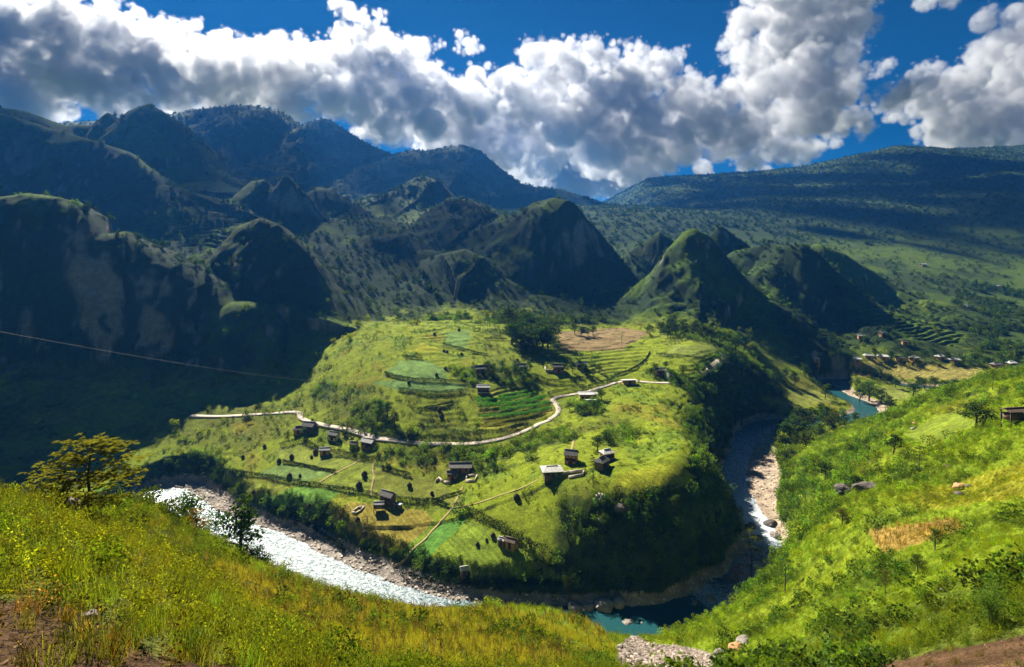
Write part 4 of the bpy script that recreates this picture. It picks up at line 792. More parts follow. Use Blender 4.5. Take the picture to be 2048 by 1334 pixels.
TN = {'broad': 'broadleaf_tree', 'airy': 'slender_tree', 'bamboo': 'bamboo_clump', 'banana': 'banana_plant'}
TCAT = {'broad': 'tree', 'airy': 'tree', 'bamboo': 'bamboo', 'banana': 'plant'}
vr = np.random.default_rng(99)
def tree(px, py, hpx, kind, tint, label, group=None, ymin=15, wide=1.0, Y=None, var=None):
    p = hit(px, py, ymin) if Y is None else Vector((*((px - HX) / F * Y, Y), 0))
    if Y is not None: p.z = ground(p.x, p.y)
    v_ = TK[kind]; tr, cr = v_[(vr.integers(len(v_)) if var is None else var)]; s_ = hpx / F * p.y / TH[kind]
    root = bpy.data.objects.new(TN[kind], None); COL.objects.link(root); root.location = p; root.rotation_euler = (0, 0, vr.uniform(0, 6.28)); root.scale = (s_ * wide, s_ * wide, s_); root.empty_display_size = .1
    tag(root, label, TCAT[kind], group); a = obj('trunk', tr, root); b = obj('crown', cr, root); b.color = (*[c * math.exp(vr.normal() * .12) for c in tint], 1); return root
DK, MD, LT, YL, BL = (.028, .050, .012), (.045, .080, .014), (.075, .125, .018), (.13, .12, .016), (.035, .065, .022)
tree(480, 1122, 165, 'broad', DK, 'dark round tree leaning over the bright river', Y=88, wide=.85, var=0)
tree(375, 1068, 145, 'broad', MD, 'round green tree beside the left riffle', Y=96, wide=.75); tree(416, 1072, 135, 'bamboo', BL, 'feathery blue green clump next to the dark river tree', Y=98, wide=.8)
tree(394, 1118, 80, 'airy', (.20, .12, .012), 'thin tree with yellow leaves on the left slope', Y=60, wide=1.1)
tree(512, 1128, 84, 'broad', DK, 'low dark bush under the dark river tree', Y=86, wide=.9)
tree(1140, 1205, 66, 'bamboo', DK, 'dark upright bamboo column on the near river bank', ymin=140, wide=.85); tree(1405, 1130, 66, 'bamboo', MD, 'twin plumed bamboo on the shaded cliff above the gorge', ymin=150); tree(1325, 1168, 42, 'bamboo', MD, 'smaller bamboo tuft low on the shaded cliff', ymin=150)
tree(1502, 1168, 108, 'airy', (.075, .085, .016), 'tall slender tree standing in front of the gorge water', ymin=60, wide=1.0, var=0); tree(1474, 1196, 70, 'airy', (.17, .10, .03), 'thin orange tinged sapling left of the tall slender tree', ymin=60); tree(1570, 1188, 78, 'airy', MD, 'slender green tree right of the tall slender tree', ymin=60)
tree(1772, 1192, 54, 'airy', (.11, .11, .02), 'sparse twin stemmed sapling on the right slope', ymin=40); tree(1684, 1052, 40, 'broad', (.09, .10, .016), 'rounded olive tree on the slope below the bushy hollow', ymin=60); tree(1786, 908, 44, 'broad', DK, 'single dark round tree high on the right slope', ymin=80, wide=1.1)
tree(1838, 952, 62, 'airy', MD, 'tall thin tree beside the golden field', ymin=60, wide=.8); tree(1606, 948, 34, 'airy', MD, 'small slender tree on the lower right slope', ymin=60); tree(1952, 858, 60, 'broad', BL, 'bushy grey green tree beside the leaning hut', ymin=60, wide=1.3); tree(1972, 850, 40, 'banana', MD, 'spiky broad leaved plant beside the leaning hut', ymin=60)
tree(1985, 1255, 100, 'bamboo', (.10, .17, .03), 'bright feathery bamboo bush at lower right', ymin=20, wide=1.1); tree(1835, 1145, 40, 'broad', MD, 'round green bush in the middle of the right slope', ymin=30); tree(1870, 1100, 48, 'broad', (.08, .11, .014), 'leafy bush above the round green bush', ymin=30)
tree(1700, 1270, 50, 'broad', MD, 'dense green bush low on the right slope', ymin=30, wide=1.2); tree(1985, 780, 34, 'airy', MD, 'thin tree on the skyline of the right slope', ymin=60); tree(1650, 960, 40, 'broad', DK, 'dark bush beside the rocky hollow', ymin=60, wide=1.3); tree(1715, 985, 38, 'broad', DK, 'dark bush on the right lip of the rocky hollow', ymin=60, wide=1.4)
tree(1482, 850, 48, 'broad', LT, 'bright round tree at the foot of the shaded cliff', ymin=200, wide=1.1); tree(1440, 905, 26, 'bamboo', LT, 'sunlit tuft on the river edge of the cliff', ymin=180); tree(1763, 762, 36, 'bamboo', DK, 'dark bamboo clump before the golden terraces', ymin=300, wide=1.0); tree(1826, 792, 30, 'broad', DK, 'dark round tree on the far flat by the slope edge', ymin=300, wide=1.2)
tree(1650, 798, 32, 'broad', MD, 'leafy tree beside the teal pool', ymin=300); tree(1738, 802, 44, 'broad', MD, 'tallest tree of the clump on the sandbar', ymin=300, wide=1.2); tree(1718, 806, 36, 'broad', MD, 'left tree of the clump on the sandbar', ymin=300); tree(1762, 808, 34, 'broad', DK, 'right tree of the clump on the sandbar', ymin=300); tree(1780, 814, 26, 'broad', MD, 'smallest tree of the clump on the sandbar', ymin=300)
ORD = 'first second third fourth fifth sixth seventh eighth ninth tenth eleventh twelfth thirteenth fourteenth fifteenth sixteenth'.split()
def clump(spots, kind, tint, label, group, hp, ymin=200, wide=1.0):
    xs = sorted(spots)
    for x, y in spots: tree(x, y, hp * vr.uniform(.8, 1.2), kind, tint, '%s, %s from the left' % (label, ORD[xs.index((x, y))]), group, ymin, wide)
clump([(1018,662),(1035,660),(1052,664),(1070,668),(1088,676),(1100,688),(1030,680),(1048,684),(1066,690),(1084,698),(1040,697),(1058,702),(1076,704),(1024,690),(1096,700)], 'broad', DK, 'dark round tree in the dense grove on the bench', 'trees of the dense grove', 46, 260, 1.5)
clump([(950,660),(960,662),(970,660),(980,664),(990,662),(1000,665),(956,656),(975,655),(995,656),(1010,658)], 'airy', MD, 'slender tree in the thin row left of the dense grove', 'slender tree row', 26, 260, .8)
clump([(1150,668),(1162,672),(1176,672),(1186,670)], 'broad', DK, 'dark tree in the small copse right of the dense grove', 'small copse trees', 20, 260, 1.2)
tree(1243, 690, 26, 'airy', MD, 'lone tree standing among the brown terraces', ymin=260)
tree(1092, 655, 26, 'broad', BL, 'pale crowned tree behind the dense grove', ymin=300)
clump([(1320,668),(1335,674),(1352,672),(1370,676),(1388,674),(1405,680),(1422,684),(1440,690),(1458,694),(1475,690),(1345,660),(1365,664),(1392,664),(1470,702),(1490,700),(1300,672)], 'broad', DK, 'tree in the dark belt behind the round topped meadow', 'dark tree belt', 30, 280, 1.25)
clump([(985,750),(1002,752),(1018,758),(1030,748),(1052,752),(1060,742),(1045,768),(1060,778),(975,746),(1005,738)], 'broad', BL, 'garden tree around the hidden roofs on the bench', 'garden trees on the bench', 22, 220, 1.1)
clump([(1130,746),(1145,744),(1172,750),(1186,752),(1160,740),(1198,745)], 'broad', DK, 'garden tree between the dark and pale roofs', 'garden trees by the pale roof', 20, 220, 1.2)
clump([(1300,752),(1312,748),(1342,758),(1352,764),(1366,752),(1330,740)], 'broad', MD, 'tree around the roadside houses near the cliff', 'roadside house trees', 22, 220, 1.1)
clump([(1385,800),(1398,812),(1378,786),(1405,790),(1420,800)], 'broad', MD, 'tree on the lip of the eastern cliff', 'cliff lip trees', 32, 200, 1.0)
clump([(755,842),(768,848),(775,832),(762,826),(790,852),(745,862)], 'broad', MD, 'leafy tree in the dark gully of the knoll', 'knoll gully trees', 28, 200, 1.1)
clump([(690,868),(702,872),(717,872),(728,868)], 'banana', BL, 'broad leaved plant beside the roadside roofs', 'broad leaved garden plants', 14, 180, 1.3)
clump([(685,860),(626,852),(610,872),(752,905),(705,905),(772,925)], 'broad', MD, 'small tree among the roadside farm gardens', 'roadside farm trees', 18, 180, 1.1)
clump([(955,935),(965,945),(900,930),(915,922),(975,930),(985,940)], 'broad', MD, 'bush beside the long dark roof', 'bushes by the long dark roof', 18, 170, 1.3)
tree(1186, 965, 56, 'airy', DK, 'tall dark pine like tree between the hill houses', ymin=150, wide=.6); tree(1195, 900, 30, 'broad', DK, 'dark bushy tree above the hill houses', ymin=170, wide=1.3); tree(1212, 884, 26, 'broad', MD, 'green bushy tree above the hill houses', ymin=170, wide=1.3)
clump([(1140,822),(1155,828),(1170,826),(1186,822),(1200,815),(1204,800)], 'broad', MD, 'bush below the white roadside roof', 'bushes below the white roof', 20, 200, 1.4)
clump([(1600,838),(1620,846),(1642,852),(1665,858),(1690,852),(1710,846),(1590,860),(1612,868),(1638,872),(1570,872),(1560,890),(1655,838)], 'broad', MD, 'tree on the wooded island in the river loop', 'island trees', 28, 240, 1.2)
clump([(1560,800),(1545,790),(1530,775),(1510,765),(1590,770),(1570,760),(1610,755),(1630,750)], 'broad', DK, 'tree on the shaded slope beyond the river loop', 'trees beyond the loop', 26, 280, 1.0)
clump([(1680,716),(1700,722),(1750,716),(1785,722),(1815,724),(1850,722),(1865,712),(1895,722),(1925,728),(1950,730),(1975,728),(2010,734),(1660,722),(1640,726)], 'broad', DK, 'dark tree among the village houses', 'village trees', 20, 330, 1.1)
clump([(1790,775),(1850,778),(1870,776),(1890,780),(1910,778),(1840,772)], 'broad', DK, 'dark tree in the line along the far river', 'far river tree line', 22, 330, 1.3)
clump([(1210,1015),(1345,1020),(1300,1025),(1260,1020),(1290,1050),(1240,1050),(1330,1060),(1210,1060),(1270,1080)], 'broad', MD, 'bush clinging to the dark cliff below the hill houses', 'cliff bushes', 28, 150, 1.3)
# the sapling in the near left corner
def sapling():
    global vr; vr = np.random.default_rng(404); tb, P_ = [], []; h = 3.6; r0 = .075
    sp = [np.array(q) for q in ([0, 0, -.4], [-.03, 0, .6], [.05, .03, 1.3], [.02, 0, 2.1], [.10, 0, 2.9], [.12, .05, 3.5])]
    for i in range(5): tb.append(tube(sp[i], sp[i + 1], r0 * (1 - .16 * i), r0 * (.84 - .16 * i), 8))
    br = [(1.05, 185, 1.0, .1), (1.0, 350, 1.1, .12), (1.3, 200, 1.9, .30), (1.4, 20, 1.5, .35), (1.5, 95, 1.0, .3), (1.7, 175, 1.7, .35), (1.8, 5, 1.9, .42), (1.9, 270, 1.0, .3), (2.1, 190, 1.5, .42), (2.2, 15, 1.6, .50), (2.4, 160, 1.1, .5), (2.6, 200, 1.0, .55), (2.7, 10, 1.1, .75), (3.0, 30, .8, .8), (3.1, 170, .8, .6), (3.3, 90, .5, .5), (1.2, 300, 1.3, .2), (2.0, 330, 1.5, .4), (1.6, 220, 1.4, .2)]
    for z0, a, ln, rise in br:
        a = R(a + vr.uniform(-12, 12)); i = int(np.clip(np.searchsorted([s_[2] for s_ in sp], z0) - 1, 0, 4)); f = (z0 - sp[i][2]) / (sp[i + 1][2] - sp[i][2]); st = sp[i] * (1 - f) + sp[i + 1] * f; d = np.array([math.cos(a), math.sin(a) * .8, 0]); pr = st
        for k, t in enumerate(np.linspace(.2, 1, 5)):
            p = st + d * ln * t + np.array([0, 0, rise * ln * t * (1 - .25 * t)]) + vr.normal(size=3) * .04; tb.append(tube(pr, p, .026 * (1.2 - t), .026 * (1.0 - t * .8), 5)); pr = p
            if t > .3:
                for q in range(6 + int(6 * t)):
                    b = p + vr.normal(size=3) * [.22, .22, .12]; m_ = 11; a2 = vr.uniform(0, 6.28, m_); dd = np.stack([np.cos(a2), np.sin(a2), vr.uniform(-.35, .25, m_)], -1); dd /= np.linalg.norm(dd, axis=1, keepdims=True); sd_ = np.cross(dd, [0, 0, 1]); l_ = vr.uniform(.10, .17, m_)
                    P_.append(cards(b + dd * l_[:, None] * .5, l_, .42, u=dd, v=sd_))
    root = bpy.data.objects.new('sapling', None); COL.objects.link(root); p = Vector(((175 - HX) / F * 27.0, 27.0, 0)); p.z = ground(p.x, p.y); root.location = p; s_ = 160 / F * p.y / 3.55; root.scale = (s_ * 1.2, s_ * 1.2, s_); print('SAPLING', p, s_)
    tag(root, 'young tree with layered yellow green leaves in the near left corner', 'tree'); obj('trunk', wood_mesh('trunk', tb, M_BARK), root); c = obj('crown', leaf_mesh('crown', P_, M_LEAF), root); c.color = (.20, .19, .016, 1)
sapling(); vr = np.random.default_rng(123)
# ------------------------------------------------------------------ houses
def tin(name, c, scale=9.0):
    m, nt = new_mat(name); out = node(nt, 'ShaderNodeOutputMaterial'); b = node(nt, 'ShaderNodeBsdfPrincipled', Roughness=.75); b.inputs['Specular IOR Level'].default_value = .25
    t = node(nt, 'ShaderNodeTexCoord'); wv = node(nt, 'ShaderNodeTexWave', Scale=scale); wv.inputs['Distortion'].default_value = .4; link(nt, t.outputs['Object'], wv.inputs['Vector']); nz = node(nt, 'ShaderNodeTexNoise', Scale=1.3, Detail=5.0, Roughness=.7); link(nt, t.outputs['Object'], nz.inputs['Vector'])
    mr = node(nt, 'ShaderNodeMapRange'); mr.inputs[1].default_value = .25; mr.inputs[2].default_value = .75; mr.inputs[3].default_value = .55; mr.inputs[4].default_value = 1.25; link(nt, nz.outputs['Fac'], mr.inputs[0])
    mx = node(nt, 'ShaderNodeVectorMath', operation='SCALE'); mx.inputs[0].default_value = c; link(nt, mr.outputs[0], mx.inputs['Scale']); link(nt, mx.outputs[0], b.inputs['Base Color'])
    bp = node(nt, 'ShaderNodeBump', Strength=.5, Distance=.08); link(nt, wv.outputs['Fac'], bp.inputs['Height']); link(nt, bp.outputs[0], b.inputs['Normal']); link(nt, b.outputs[0], out.inputs[0]); return m
RM = {'pale': tin('pale_fibre_cement', (.52, .50, .46)), 'grey': tin('grey_sheet', (.36, .355, .34)), 'dark': tin('dark_clay_tile', (.12, .11, .10), 14), 'brown': tin('old_thatch', (.13, .085, .06), 20), 'white': tin('white_sheet', (.70, .68, .62)), 'blue': tin('blue_sheet', (.42, .50, .58))}
WM = {'clay': simple('rammed_earth', (.34, .19, .09), .95, .25, 1.2, .1, .05), 'plank': simple('dark_plank', (.16, .105, .07), .9, .35, 2.5, .1, .04), 'white': simple('whitewash', (.60, .56, .50), .9, .15, 1.0, .2)}
M_DOOR = simple('door_wood', (.06, .035, .022), .8, .3, 3.0); M_DARK = simple('window_dark', (.012, .012, .014), .4, .1); M_STONEW = simple('rubble_wall', (.42, .36, .28), .95, .3, 2.0, .1, .05)
def boxes(name, bs, mat):
    V, Fs = [], []
    for i, (lo, hi) in enumerate(bs):
        V += [[(lo, hi)[q & 1][0], (lo, hi)[(q >> 1) & 1][1], (lo, hi)[(q >> 2) & 1][2]] for q in range(8)]
        Fs += [[f + 8 * i for f in q] for q in ([0, 2, 3, 1], [4, 5, 7, 6], [0, 1, 5, 4], [2, 6, 7, 3], [0, 4, 6, 2], [1, 3, 7, 5])]
    return mesh_np(name, V, Fs, (mat,))
def prism(name, outline, y0, y1, mat):
    k = len(outline); V = [(x, y0, z) for x, z in outline] + [(x, y1, z) for x, z in outline]; me = bpy.data.meshes.new(name)
    me.from_pydata(V, [], [list(range(k))[::-1], list(range(k, 2 * k))] + [[i, (i + 1) % k, k + (i + 1) % k, k + i] for i in range(k)]); me.materials.append(mat); return me
def house(px, py, wpx, yaw, wall, roof, label, ratio=.62, eave=2.4, pitch=.42, style='gable', group=None, ymin=120, hole=False, name='house', Y=None, small=False, lift=0.0):
    p = hit(px, py, ymin) if Y is None else Vector(((px - HX) / F * Y, Y, ground((px - HX) / F * Y, Y))); L = wpx / F * p.y; Wd = L * ratio; hl, hw = L / 2, Wd / 2; ov = .09 * L
    zs = [ground(p.x + a * hl * .9 * math.cos(yaw) - b * hw * math.sin(yaw), p.y + a * hl * .9 * math.sin(yaw) + b * hw * math.cos(yaw)) for a in (-1, 1) for b in (-1, 1)]
    root = bpy.data.objects.new(name, None); COL.objects.link(root); root.location = (p.x, p.y, max(np.mean(zs), (min(zs) + max(zs)) / 2) + lift); root.rotation_euler = (0, 0, yaw); tag(root, label, 'house' if name == 'house' else name.replace('_', ' '), group)
    rise = hw * pitch * 1.25; b0 = min(zs) - root.location.z - .3; kx, kw = hl - ov, hw - ov * .7
    if style == 'open':
        for a in (-1, 1):
            for b in (-1, 1): obj('post', boxes('post', [((a * kx - .1, b * kw - .1, b0), (a * kx + .1, b * kw + .1, eave + .1))], M_BARK), root)
        obj('wall', boxes('wall', [((-kx, -kw + .1, eave * .35), (kx * .9, kw - .1, eave * .8))], WM[wall]), root)
    else:
        out = [(-kw, b0), (kw, b0), (kw, eave), (0, eave + rise * .86), (-kw, eave)] if style == 'gable' else [(-kw, b0), (kw, b0), (kw, eave), (-kw, eave)]
        me = prism('wall', out, -kx, kx, WM[wall]); me.transform(Matrix.Rotation(-math.pi / 2, 4, 'Z')); obj('wall', me, root)
    th = .16
    if style == 'hip':
        e = .16; V = []; rx, ry, cxx = hl + .1, hw + .15, hl * .55
        for dz in (0, th): V += [(-rx, -ry, eave - .15 + dz), (rx, -ry, eave - .15 + dz), (rx, ry, eave - .15 + dz), (-rx, ry, eave - .15 + dz), (-cxx, 0, eave + rise + dz), (cxx, 0, eave + rise + dz)]
        Fs = [(6, 7, 11, 10), (7, 8, 11), (8, 9, 10, 11), (9, 6, 10), (0, 4, 5, 1), (1, 5, 2), (2, 5, 4, 3), (3, 4, 0), (0, 1, 7, 6), (1, 2, 8, 7), (2, 3, 9, 8), (3, 0, 6, 9)]
        me = bpy.data.meshes.new('roof'); me.from_pydata(V, [], Fs); me.materials.append(RM[roof]); ro = obj('roof', me, root); rl = cxx
    elif style == 'shed':
        out = [(-hw, eave - .1), (hw, eave + rise * .7), (hw, eave + rise * .7 + th), (-hw, eave - .1 + th)]; me = prism('roof', out, -hl, hl, RM[roof]); me.transform(Matrix.Rotation(-math.pi / 2, 4, 'Z') @ Matrix.Scale(1, 4)); ro = obj('roof', me, root); rl = None
    else:
        o_ = [(-hw, eave - .22), (0, eave + rise), (hw, eave - .22), (hw, eave - .22 + th), (0, eave + rise + th * 1.1), (-hw, eave - .22 + th)]; me = prism('roof', o_, -hl, hl, RM[roof]); me.transform(Matrix.Rotation(-math.pi / 2, 4, 'Z')); ro = obj('roof', me, root); rl = hl * .99
    if rl: obj('ridge_cap', boxes('ridge_cap', [((-rl, -.16, eave + rise + th * .9), (rl, .16, eave + rise + th + .14))], RM[roof]), ro)
    if style != 'open':
        fy = -kw - .03; obj('door', boxes('door', [((-.5, fy, max(b0, -.1)), (.5, fy + .06, 1.9))], M_DOOR), root)
        if not small:
            for xx in (-kx * .62, kx * .62): wn_ = obj('window', boxes('window', [((xx - .45, fy, .95), (xx + .45, fy + .05, 1.75))], M_DARK), root); obj('frame', boxes('frame', [((xx - .55, fy - .02, 1.76), (xx + .55, fy + .05, 1.86)), ((xx - .55, fy - .02, .84), (xx + .55, fy + .05, .94))], M_DOOR), wn_)
        if name == 'house' and not small:
            for xx in (-kx, -kx / 3, kx / 3, kx): obj('post', boxes('post', [((xx - .08, -hw + .08, b0), (xx + .08, -hw + .24, eave - .1))], M_BARK), root)
    return root
house(1104, 948, 42, .12, 'plank', 'pale', 'big pale grey roofed house on the hill shoulder', .8, 2.2, .24, 'hip', ymin=150)
house(1143, 924, 27, -.35, 'clay', 'dark', 'square clay house with dark roof behind the big pale roof', .8, 3.0, .5, 'gable', ymin=150)
house(1203, 934, 30, .9, 'plank', 'dark', 'dark roofed house beside the tall pine like tree', .75, 2.4, .5, 'hip', ymin=150); house(1214, 918, 26, .4, 'clay', 'pale', 'pale roofed house half hidden behind the dark roofed one', .8, 2.4, .4, 'hip', ymin=150)
house(921, 944, 46, .03, 'clay', 'dark', 'long dark roofed farmhouse above the walled garden', .5, 2.4, .42, ymin=150); house(905, 955, 24, .03, 'clay', 'dark', 'small dark shed in front of the long farmhouse', .6, 1.9, .4, name='shed', ymin=150)
house(776, 1004, 33, -.55, 'plank', 'dark', 'dark roofed farmhouse standing alone in the lower fields', .62, 2.5, .5, ymin=150); house(758, 1021, 22, .05, 'plank', 'grey', 'grey roofed stilt shed left of the lone dark farmhouse', .65, 2.6, .25, 'open', name='shed', ymin=150)
house(795, 1013, 18, -.4, 'plank', 'blue', 'low lean-to with bluish sheet roof beside the lone farmhouse', .6, 1.0, .2, 'shed', name='shed', ymin=150, small=True)
house(1022, 1095, 24, -.5, 'clay', 'brown', 'brown thatched hut above the rowed field', .65, 2.1, .5, ymin=140, small=True); house(1004, 1088, 16, -.5, 'plank', 'grey', 'weathered grey shed beside the brown thatched hut', .8, 1.6, .3, name='shed', ymin=140, small=True)
house(928, 1150, 17, .25, 'plank', 'pale', 'tiny pale roofed field shed at the bottom of the fields', .75, 2.0, .35, name='shed', ymin=140, small=True); house(650, 908, 22, .1, 'clay', 'grey', 'small grey roofed shed on the hedge line', .65, 2.2, .3, name='shed', ymin=150, small=True)
house(737, 893, 30, -.45, 'clay', 'grey', 'grey sheet roofed farmhouse below the road', .6, 2.3, .45, ymin=150); house(708, 896, 17, -.3, 'plank', 'dark', 'small dark roof left of the grey farmhouse', .7, 1.9, .45, name='shed', ymin=150, small=True)
house(668, 878, 24, -.4, 'white', 'dark', 'dark grey roofed house close below the road', .65, 2.2, .45, ymin=150); house(619, 860, 28, -.3, 'plank', 'dark', 'dark roofed farmhouse at the shadow edge by the road', .7, 2.2, .5, ymin=150); house(597, 866, 20, .2, 'clay', 'brown', 'round shouldered brown hut beside the shadow edge', .8, 1.8, .5, 'hip', ymin=150, small=True)
house(967, 785, 28, 0, 'plank', 'grey', 'two tier grey shed above the crop rows', .55, 3.0, .3, 'gable', name='shed', ymin=200); house(968, 791, 21, 0, 'plank', 'white', 'white sheet lean-to in front of the two tier shed', .4, 1.5, .25, 'shed', name='shed', ymin=200, small=True)
house(960, 745, 26, .3, 'plank', 'dark', 'dark roof half buried in the left garden trees', .7, 2.4, .45, ymin=220); house(1040, 741, 26, .05, 'plank', 'dark', 'dark roof behind the garden trees beside the blue tarp', .6, 2.4, .45, ymin=220)
house(1116, 742, 26, .08, 'clay', 'dark', 'dark roofed house with a pale yard wall', .62, 2.6, .45, ymin=220); house(1162, 735, 24, .2, 'plank', 'grey', 'light grey roofed house right of the yard wall house', .6, 2.4, .4, ymin=220)
house(1320, 748, 22, .1, 'clay', 'grey', 'grey roofed roadside house among trees near the cliff', .6, 2.4, .4, ymin=220); house(1341, 757, 15, .1, 'white', 'white', 'small white roadside shed near the cliff', .7, 2.2, .3, name='shed', ymin=220, small=True)
house(1175, 799, 38, .02, 'clay', 'white', 'long white roofed house below the road', .5, 3.0, .22, ymin=200); house(1181, 806, 22, .02, 'white', 'white', 'white lean-to in front of the long white roof', .4, 1.5, .2, 'shed', name='shed', ymin=200, small=True)
house(1258, 768, 30, .1, 'clay', 'pale', 'pale sheet roof right at the roadside', .5, 2.0, .2, 'shed', name='shed', ymin=200, small=True)
house(2028, 846, 46, .15, 'plank', 'brown', 'leaning brown hut on stilts at the right edge', .55, 3.2, .2, 'open', ymin=60, lift=.2); house(1166, 664, 14, 0, 'clay', 'dark', 'tiny hut behind the dense grove', .7, 2.4, .4, ymin=330, small=True)
for x, y, w_, r_, lab in [(1632,723,14,'grey','leftmost little roof of the village'),(1714,722,16,'white','bright roof at the left end of the village row'),(1737,717,18,'grey','grey roof next to the bright village roof'),(1766,719,22,'white','largest bright roof in the village middle'),(1800,721,17,'dark','dark low roof right of the village middle'),(1828,722,20,'grey','long grey roof in the village row'),
  (1880,719,18,'white','bright roof in the right part of the village'),(1908,726,21,'pale','pale roof nearest the golden terraces'),(1992,735,22,'dark','dark roof at the village end'),(2022,732,20,'white','bright roof at the right edge of the village'),(2036,742,16,'pale','lower pale roof at the right edge of the village'),
  (1722,680,14,'grey','small roof among trees above the village'),(1765,673,14,'pale','pale roof on the terraces above the village'),(1810,689,13,'dark','dark roof on the terraces above the village'),(1846,532,12,'white','lone bright roof far up the hillside'),(1994,576,13,'pale','pale roof high on the right hillside'),(1935,617,14,'white','bright roof beside the far red track')]:
    house(x, y, w_, vr.uniform(-.35, .35), 'clay', r_, lab, .6, 2.6, .4, 'hip' if w_ > 17 else 'gable', 'far village houses', 330, small=True)
# ------------------------------------------------------------------ haystacks
M_HAY = simple('old_hay', (.060, .040, .028), .98, .45, 3.0, .05, .15)
def hay_mesh(seed):
    r_ = random.Random(seed); prof = [(.0, 1.0), (.12, .93), (.34, .78), (.50, .55), (.54, .35), (.46, .12), (.40, 0.0)]; n_ = 12; V, Fs = [], []
    for k, (r, z) in enumerate(prof):
        for i in range(n_): a = i * 6.2832 / n_; q = r * (1 + r_.uniform(-.12, .12)); V.append((math.cos(a) * q, math.sin(a) * q, z + r_.uniform(-.02, .02)))
    for k in range(len(prof) - 1):
        for i in range(n_): Fs.append([k * n_ + i, (k + 1) * n_ + i, (k + 1) * n_ + (i + 1) % n_, k * n_ + (i + 1) % n_])
    return mesh_np('straw', V, Fs, (M_HAY,), True)
HM = [hay_mesh(i) for i in range(4)]; PM = wood_mesh('pole', [tube([0, 0, 0], [0, 0, 1.22], .03, .02, 5)], M_BARK)
HAY = [(442,977,8,'lone haystack on the tilted field nearest the river'),(507,987,8,'haystack on the tilted field near the small green meadow'),(465,948,7,'haystack on the long hedge near its left end'),(486,916,7,'haystack near the shadow edge'),(529,895,7,'haystack just below the shadow edge road'),(558,925,9,'haystack at the left end of the thin straight hedge'),
 (583,916,9,'haystack in the pasture under the upper hedge'),(631,907,10,'haystack left of the grey hedge line shed'),(623,916,5,'tiny haystack in front of the grey hedge line shed'),(579,956,11,'large haystack in the pale bluish meadow'),(600,953,4,'tiny straw heap beside the large haystack'),(729,953,12,'upper of the two tall haystacks by the sandy track'),(718,975,13,'lower of the two tall haystacks by the sandy track'),
 (819,974,10,'haystack in the olive pasture right of the track'),(864,989,8,'small haystack near the walled garden'),(618,1016,10,'haystack in the small bright green meadow'),(715,1043,10,'haystack below the fenced vegetable bed'),(730,1071,12,'haystack low in the ripe brown field'),(591,1048,8,'haystack on the scrub edge of the green meadow'),
 (986,1074,10,'haystack just left of the weathered grey shed'),(955,1091,8,'small haystack in the rowed field'),(973,1081,6,'tiny haystack near the weathered grey shed'),(921,1029,10,'haystack beside the diagonal hedge and footpath'),(1033,999,13,'tall haystack on the slope below the big pale roof'),
 (891,739,7,'haystack right of the upper pale knoll field'),(873,752,7,'haystack in the upper pale knoll field'),(817,767,6,'haystack on the curved knoll hedge'),(923,710,6,'haystack in the meadow behind the knoll'),(894,706,5,'one of two haystacks near the bright yellow patch'),(888,704,5,'second small haystack near the bright yellow patch'),(918,662,5,'haystack at the back of the bench meadow'),(869,670,5,'haystack by the small dark terraces'),(1035,722,6,'haystack left of the hidden dark roof'),(1063,722,6,'haystack right of the hidden dark roof'),(879,823,9,'round dark bush stack high on the open knoll slope'),(883,836,9,'round dark bush stack lower on the open knoll slope')]
for k, (x, y, hp, lab) in enumerate(HAY):
    p = hit(x, y, 140); root = bpy.data.objects.new('haystack', None); COL.objects.link(root); s_ = max(hp, 6) / F * p.y; root.location = p - Vector((0, 0, .1)); root.scale = (s_ * .95, s_ * .95, s_); root.rotation_euler = (0, 0, k * 1.3); tag(root, lab, 'haystack', 'haystacks on the fields')
    obj('straw', HM[k % 4], root); obj('pole', PM, root)
# ------------------------------------------------------------------ garden walls, boulders, poles and wires
def garden(pix, h, label, closed=True, ymin=150, t=.35):
    L = smooth_line(pix + ([pix[0]] if closed else []), 1, ymin); V, Fs = [], []
    for i in range(len(L) - 1):
        a, b = L[i], L[i + 1]; d = (b - a)[:2]; d = d / (np.linalg.norm(d) + 1e-9); n_ = np.array([-d[1], d[0]]) * t / 2; o = len(V); a2 = a[:2] - d * t * .5; b2 = b[:2] + d * t * .5
        for q, z in ((a2, a[2]), (b2, b[2])):
            for s_ in (-1, 1): V += [(*(q + n_ * s_), z - .4), (*(q + n_ * s_), z + h)]
        Fs += [[o, o + 1, o + 5, o + 4], [o + 2, o + 6, o + 7, o + 3], [o + 1, o + 3, o + 7, o + 5], [o, o + 2, o + 3, o + 1], [o + 4, o + 5, o + 7, o + 6]]
    return tag(obj('garden_wall', mesh_np('garden_wall', V, Fs, (M_STONEW,))), label, 'wall')
garden([(932,962),(934,952),(954,952),(950,964)], .7, 'pale low wall round the vegetable bed right of the long farmhouse'); garden([(872,964),(878,958),(888,966),(900,967),(902,960)], .8, 'curved earth wall of the yard left of the long farmhouse', False)
garden([(704,1025),(716,1016),(728,1014),(722,1022),(712,1028)], .5, 'pale edging of the vegetable bed left of the lone farmhouse'); garden([(1126,949),(1138,946),(1168,943)], .8, 'pale wall along the yard of the hill houses', False); garden([(1138,956),(1166,951),(1168,943)], .7, 'second pale wall round the small hill garden', False); garden([(1090,737),(1092,743),(1107,744)], 1.2, 'pale yard wall beside the dark roofed bench house', False)
M_ROCK = simple('limestone', (.20, .175, .15), .9, .4, 2.0, .2, .08); M_ROCKD = simple('dark_rock', (.10, .085, .075), .95, .4, 2.0, .1, .08); M_ROCKO = simple('rusty_rock', (.42, .22, .11), .9, .3, 2.0, .1, .06)
RKS = [rock_mesh('boulder', 90 + i, 3) for i in range(4)]
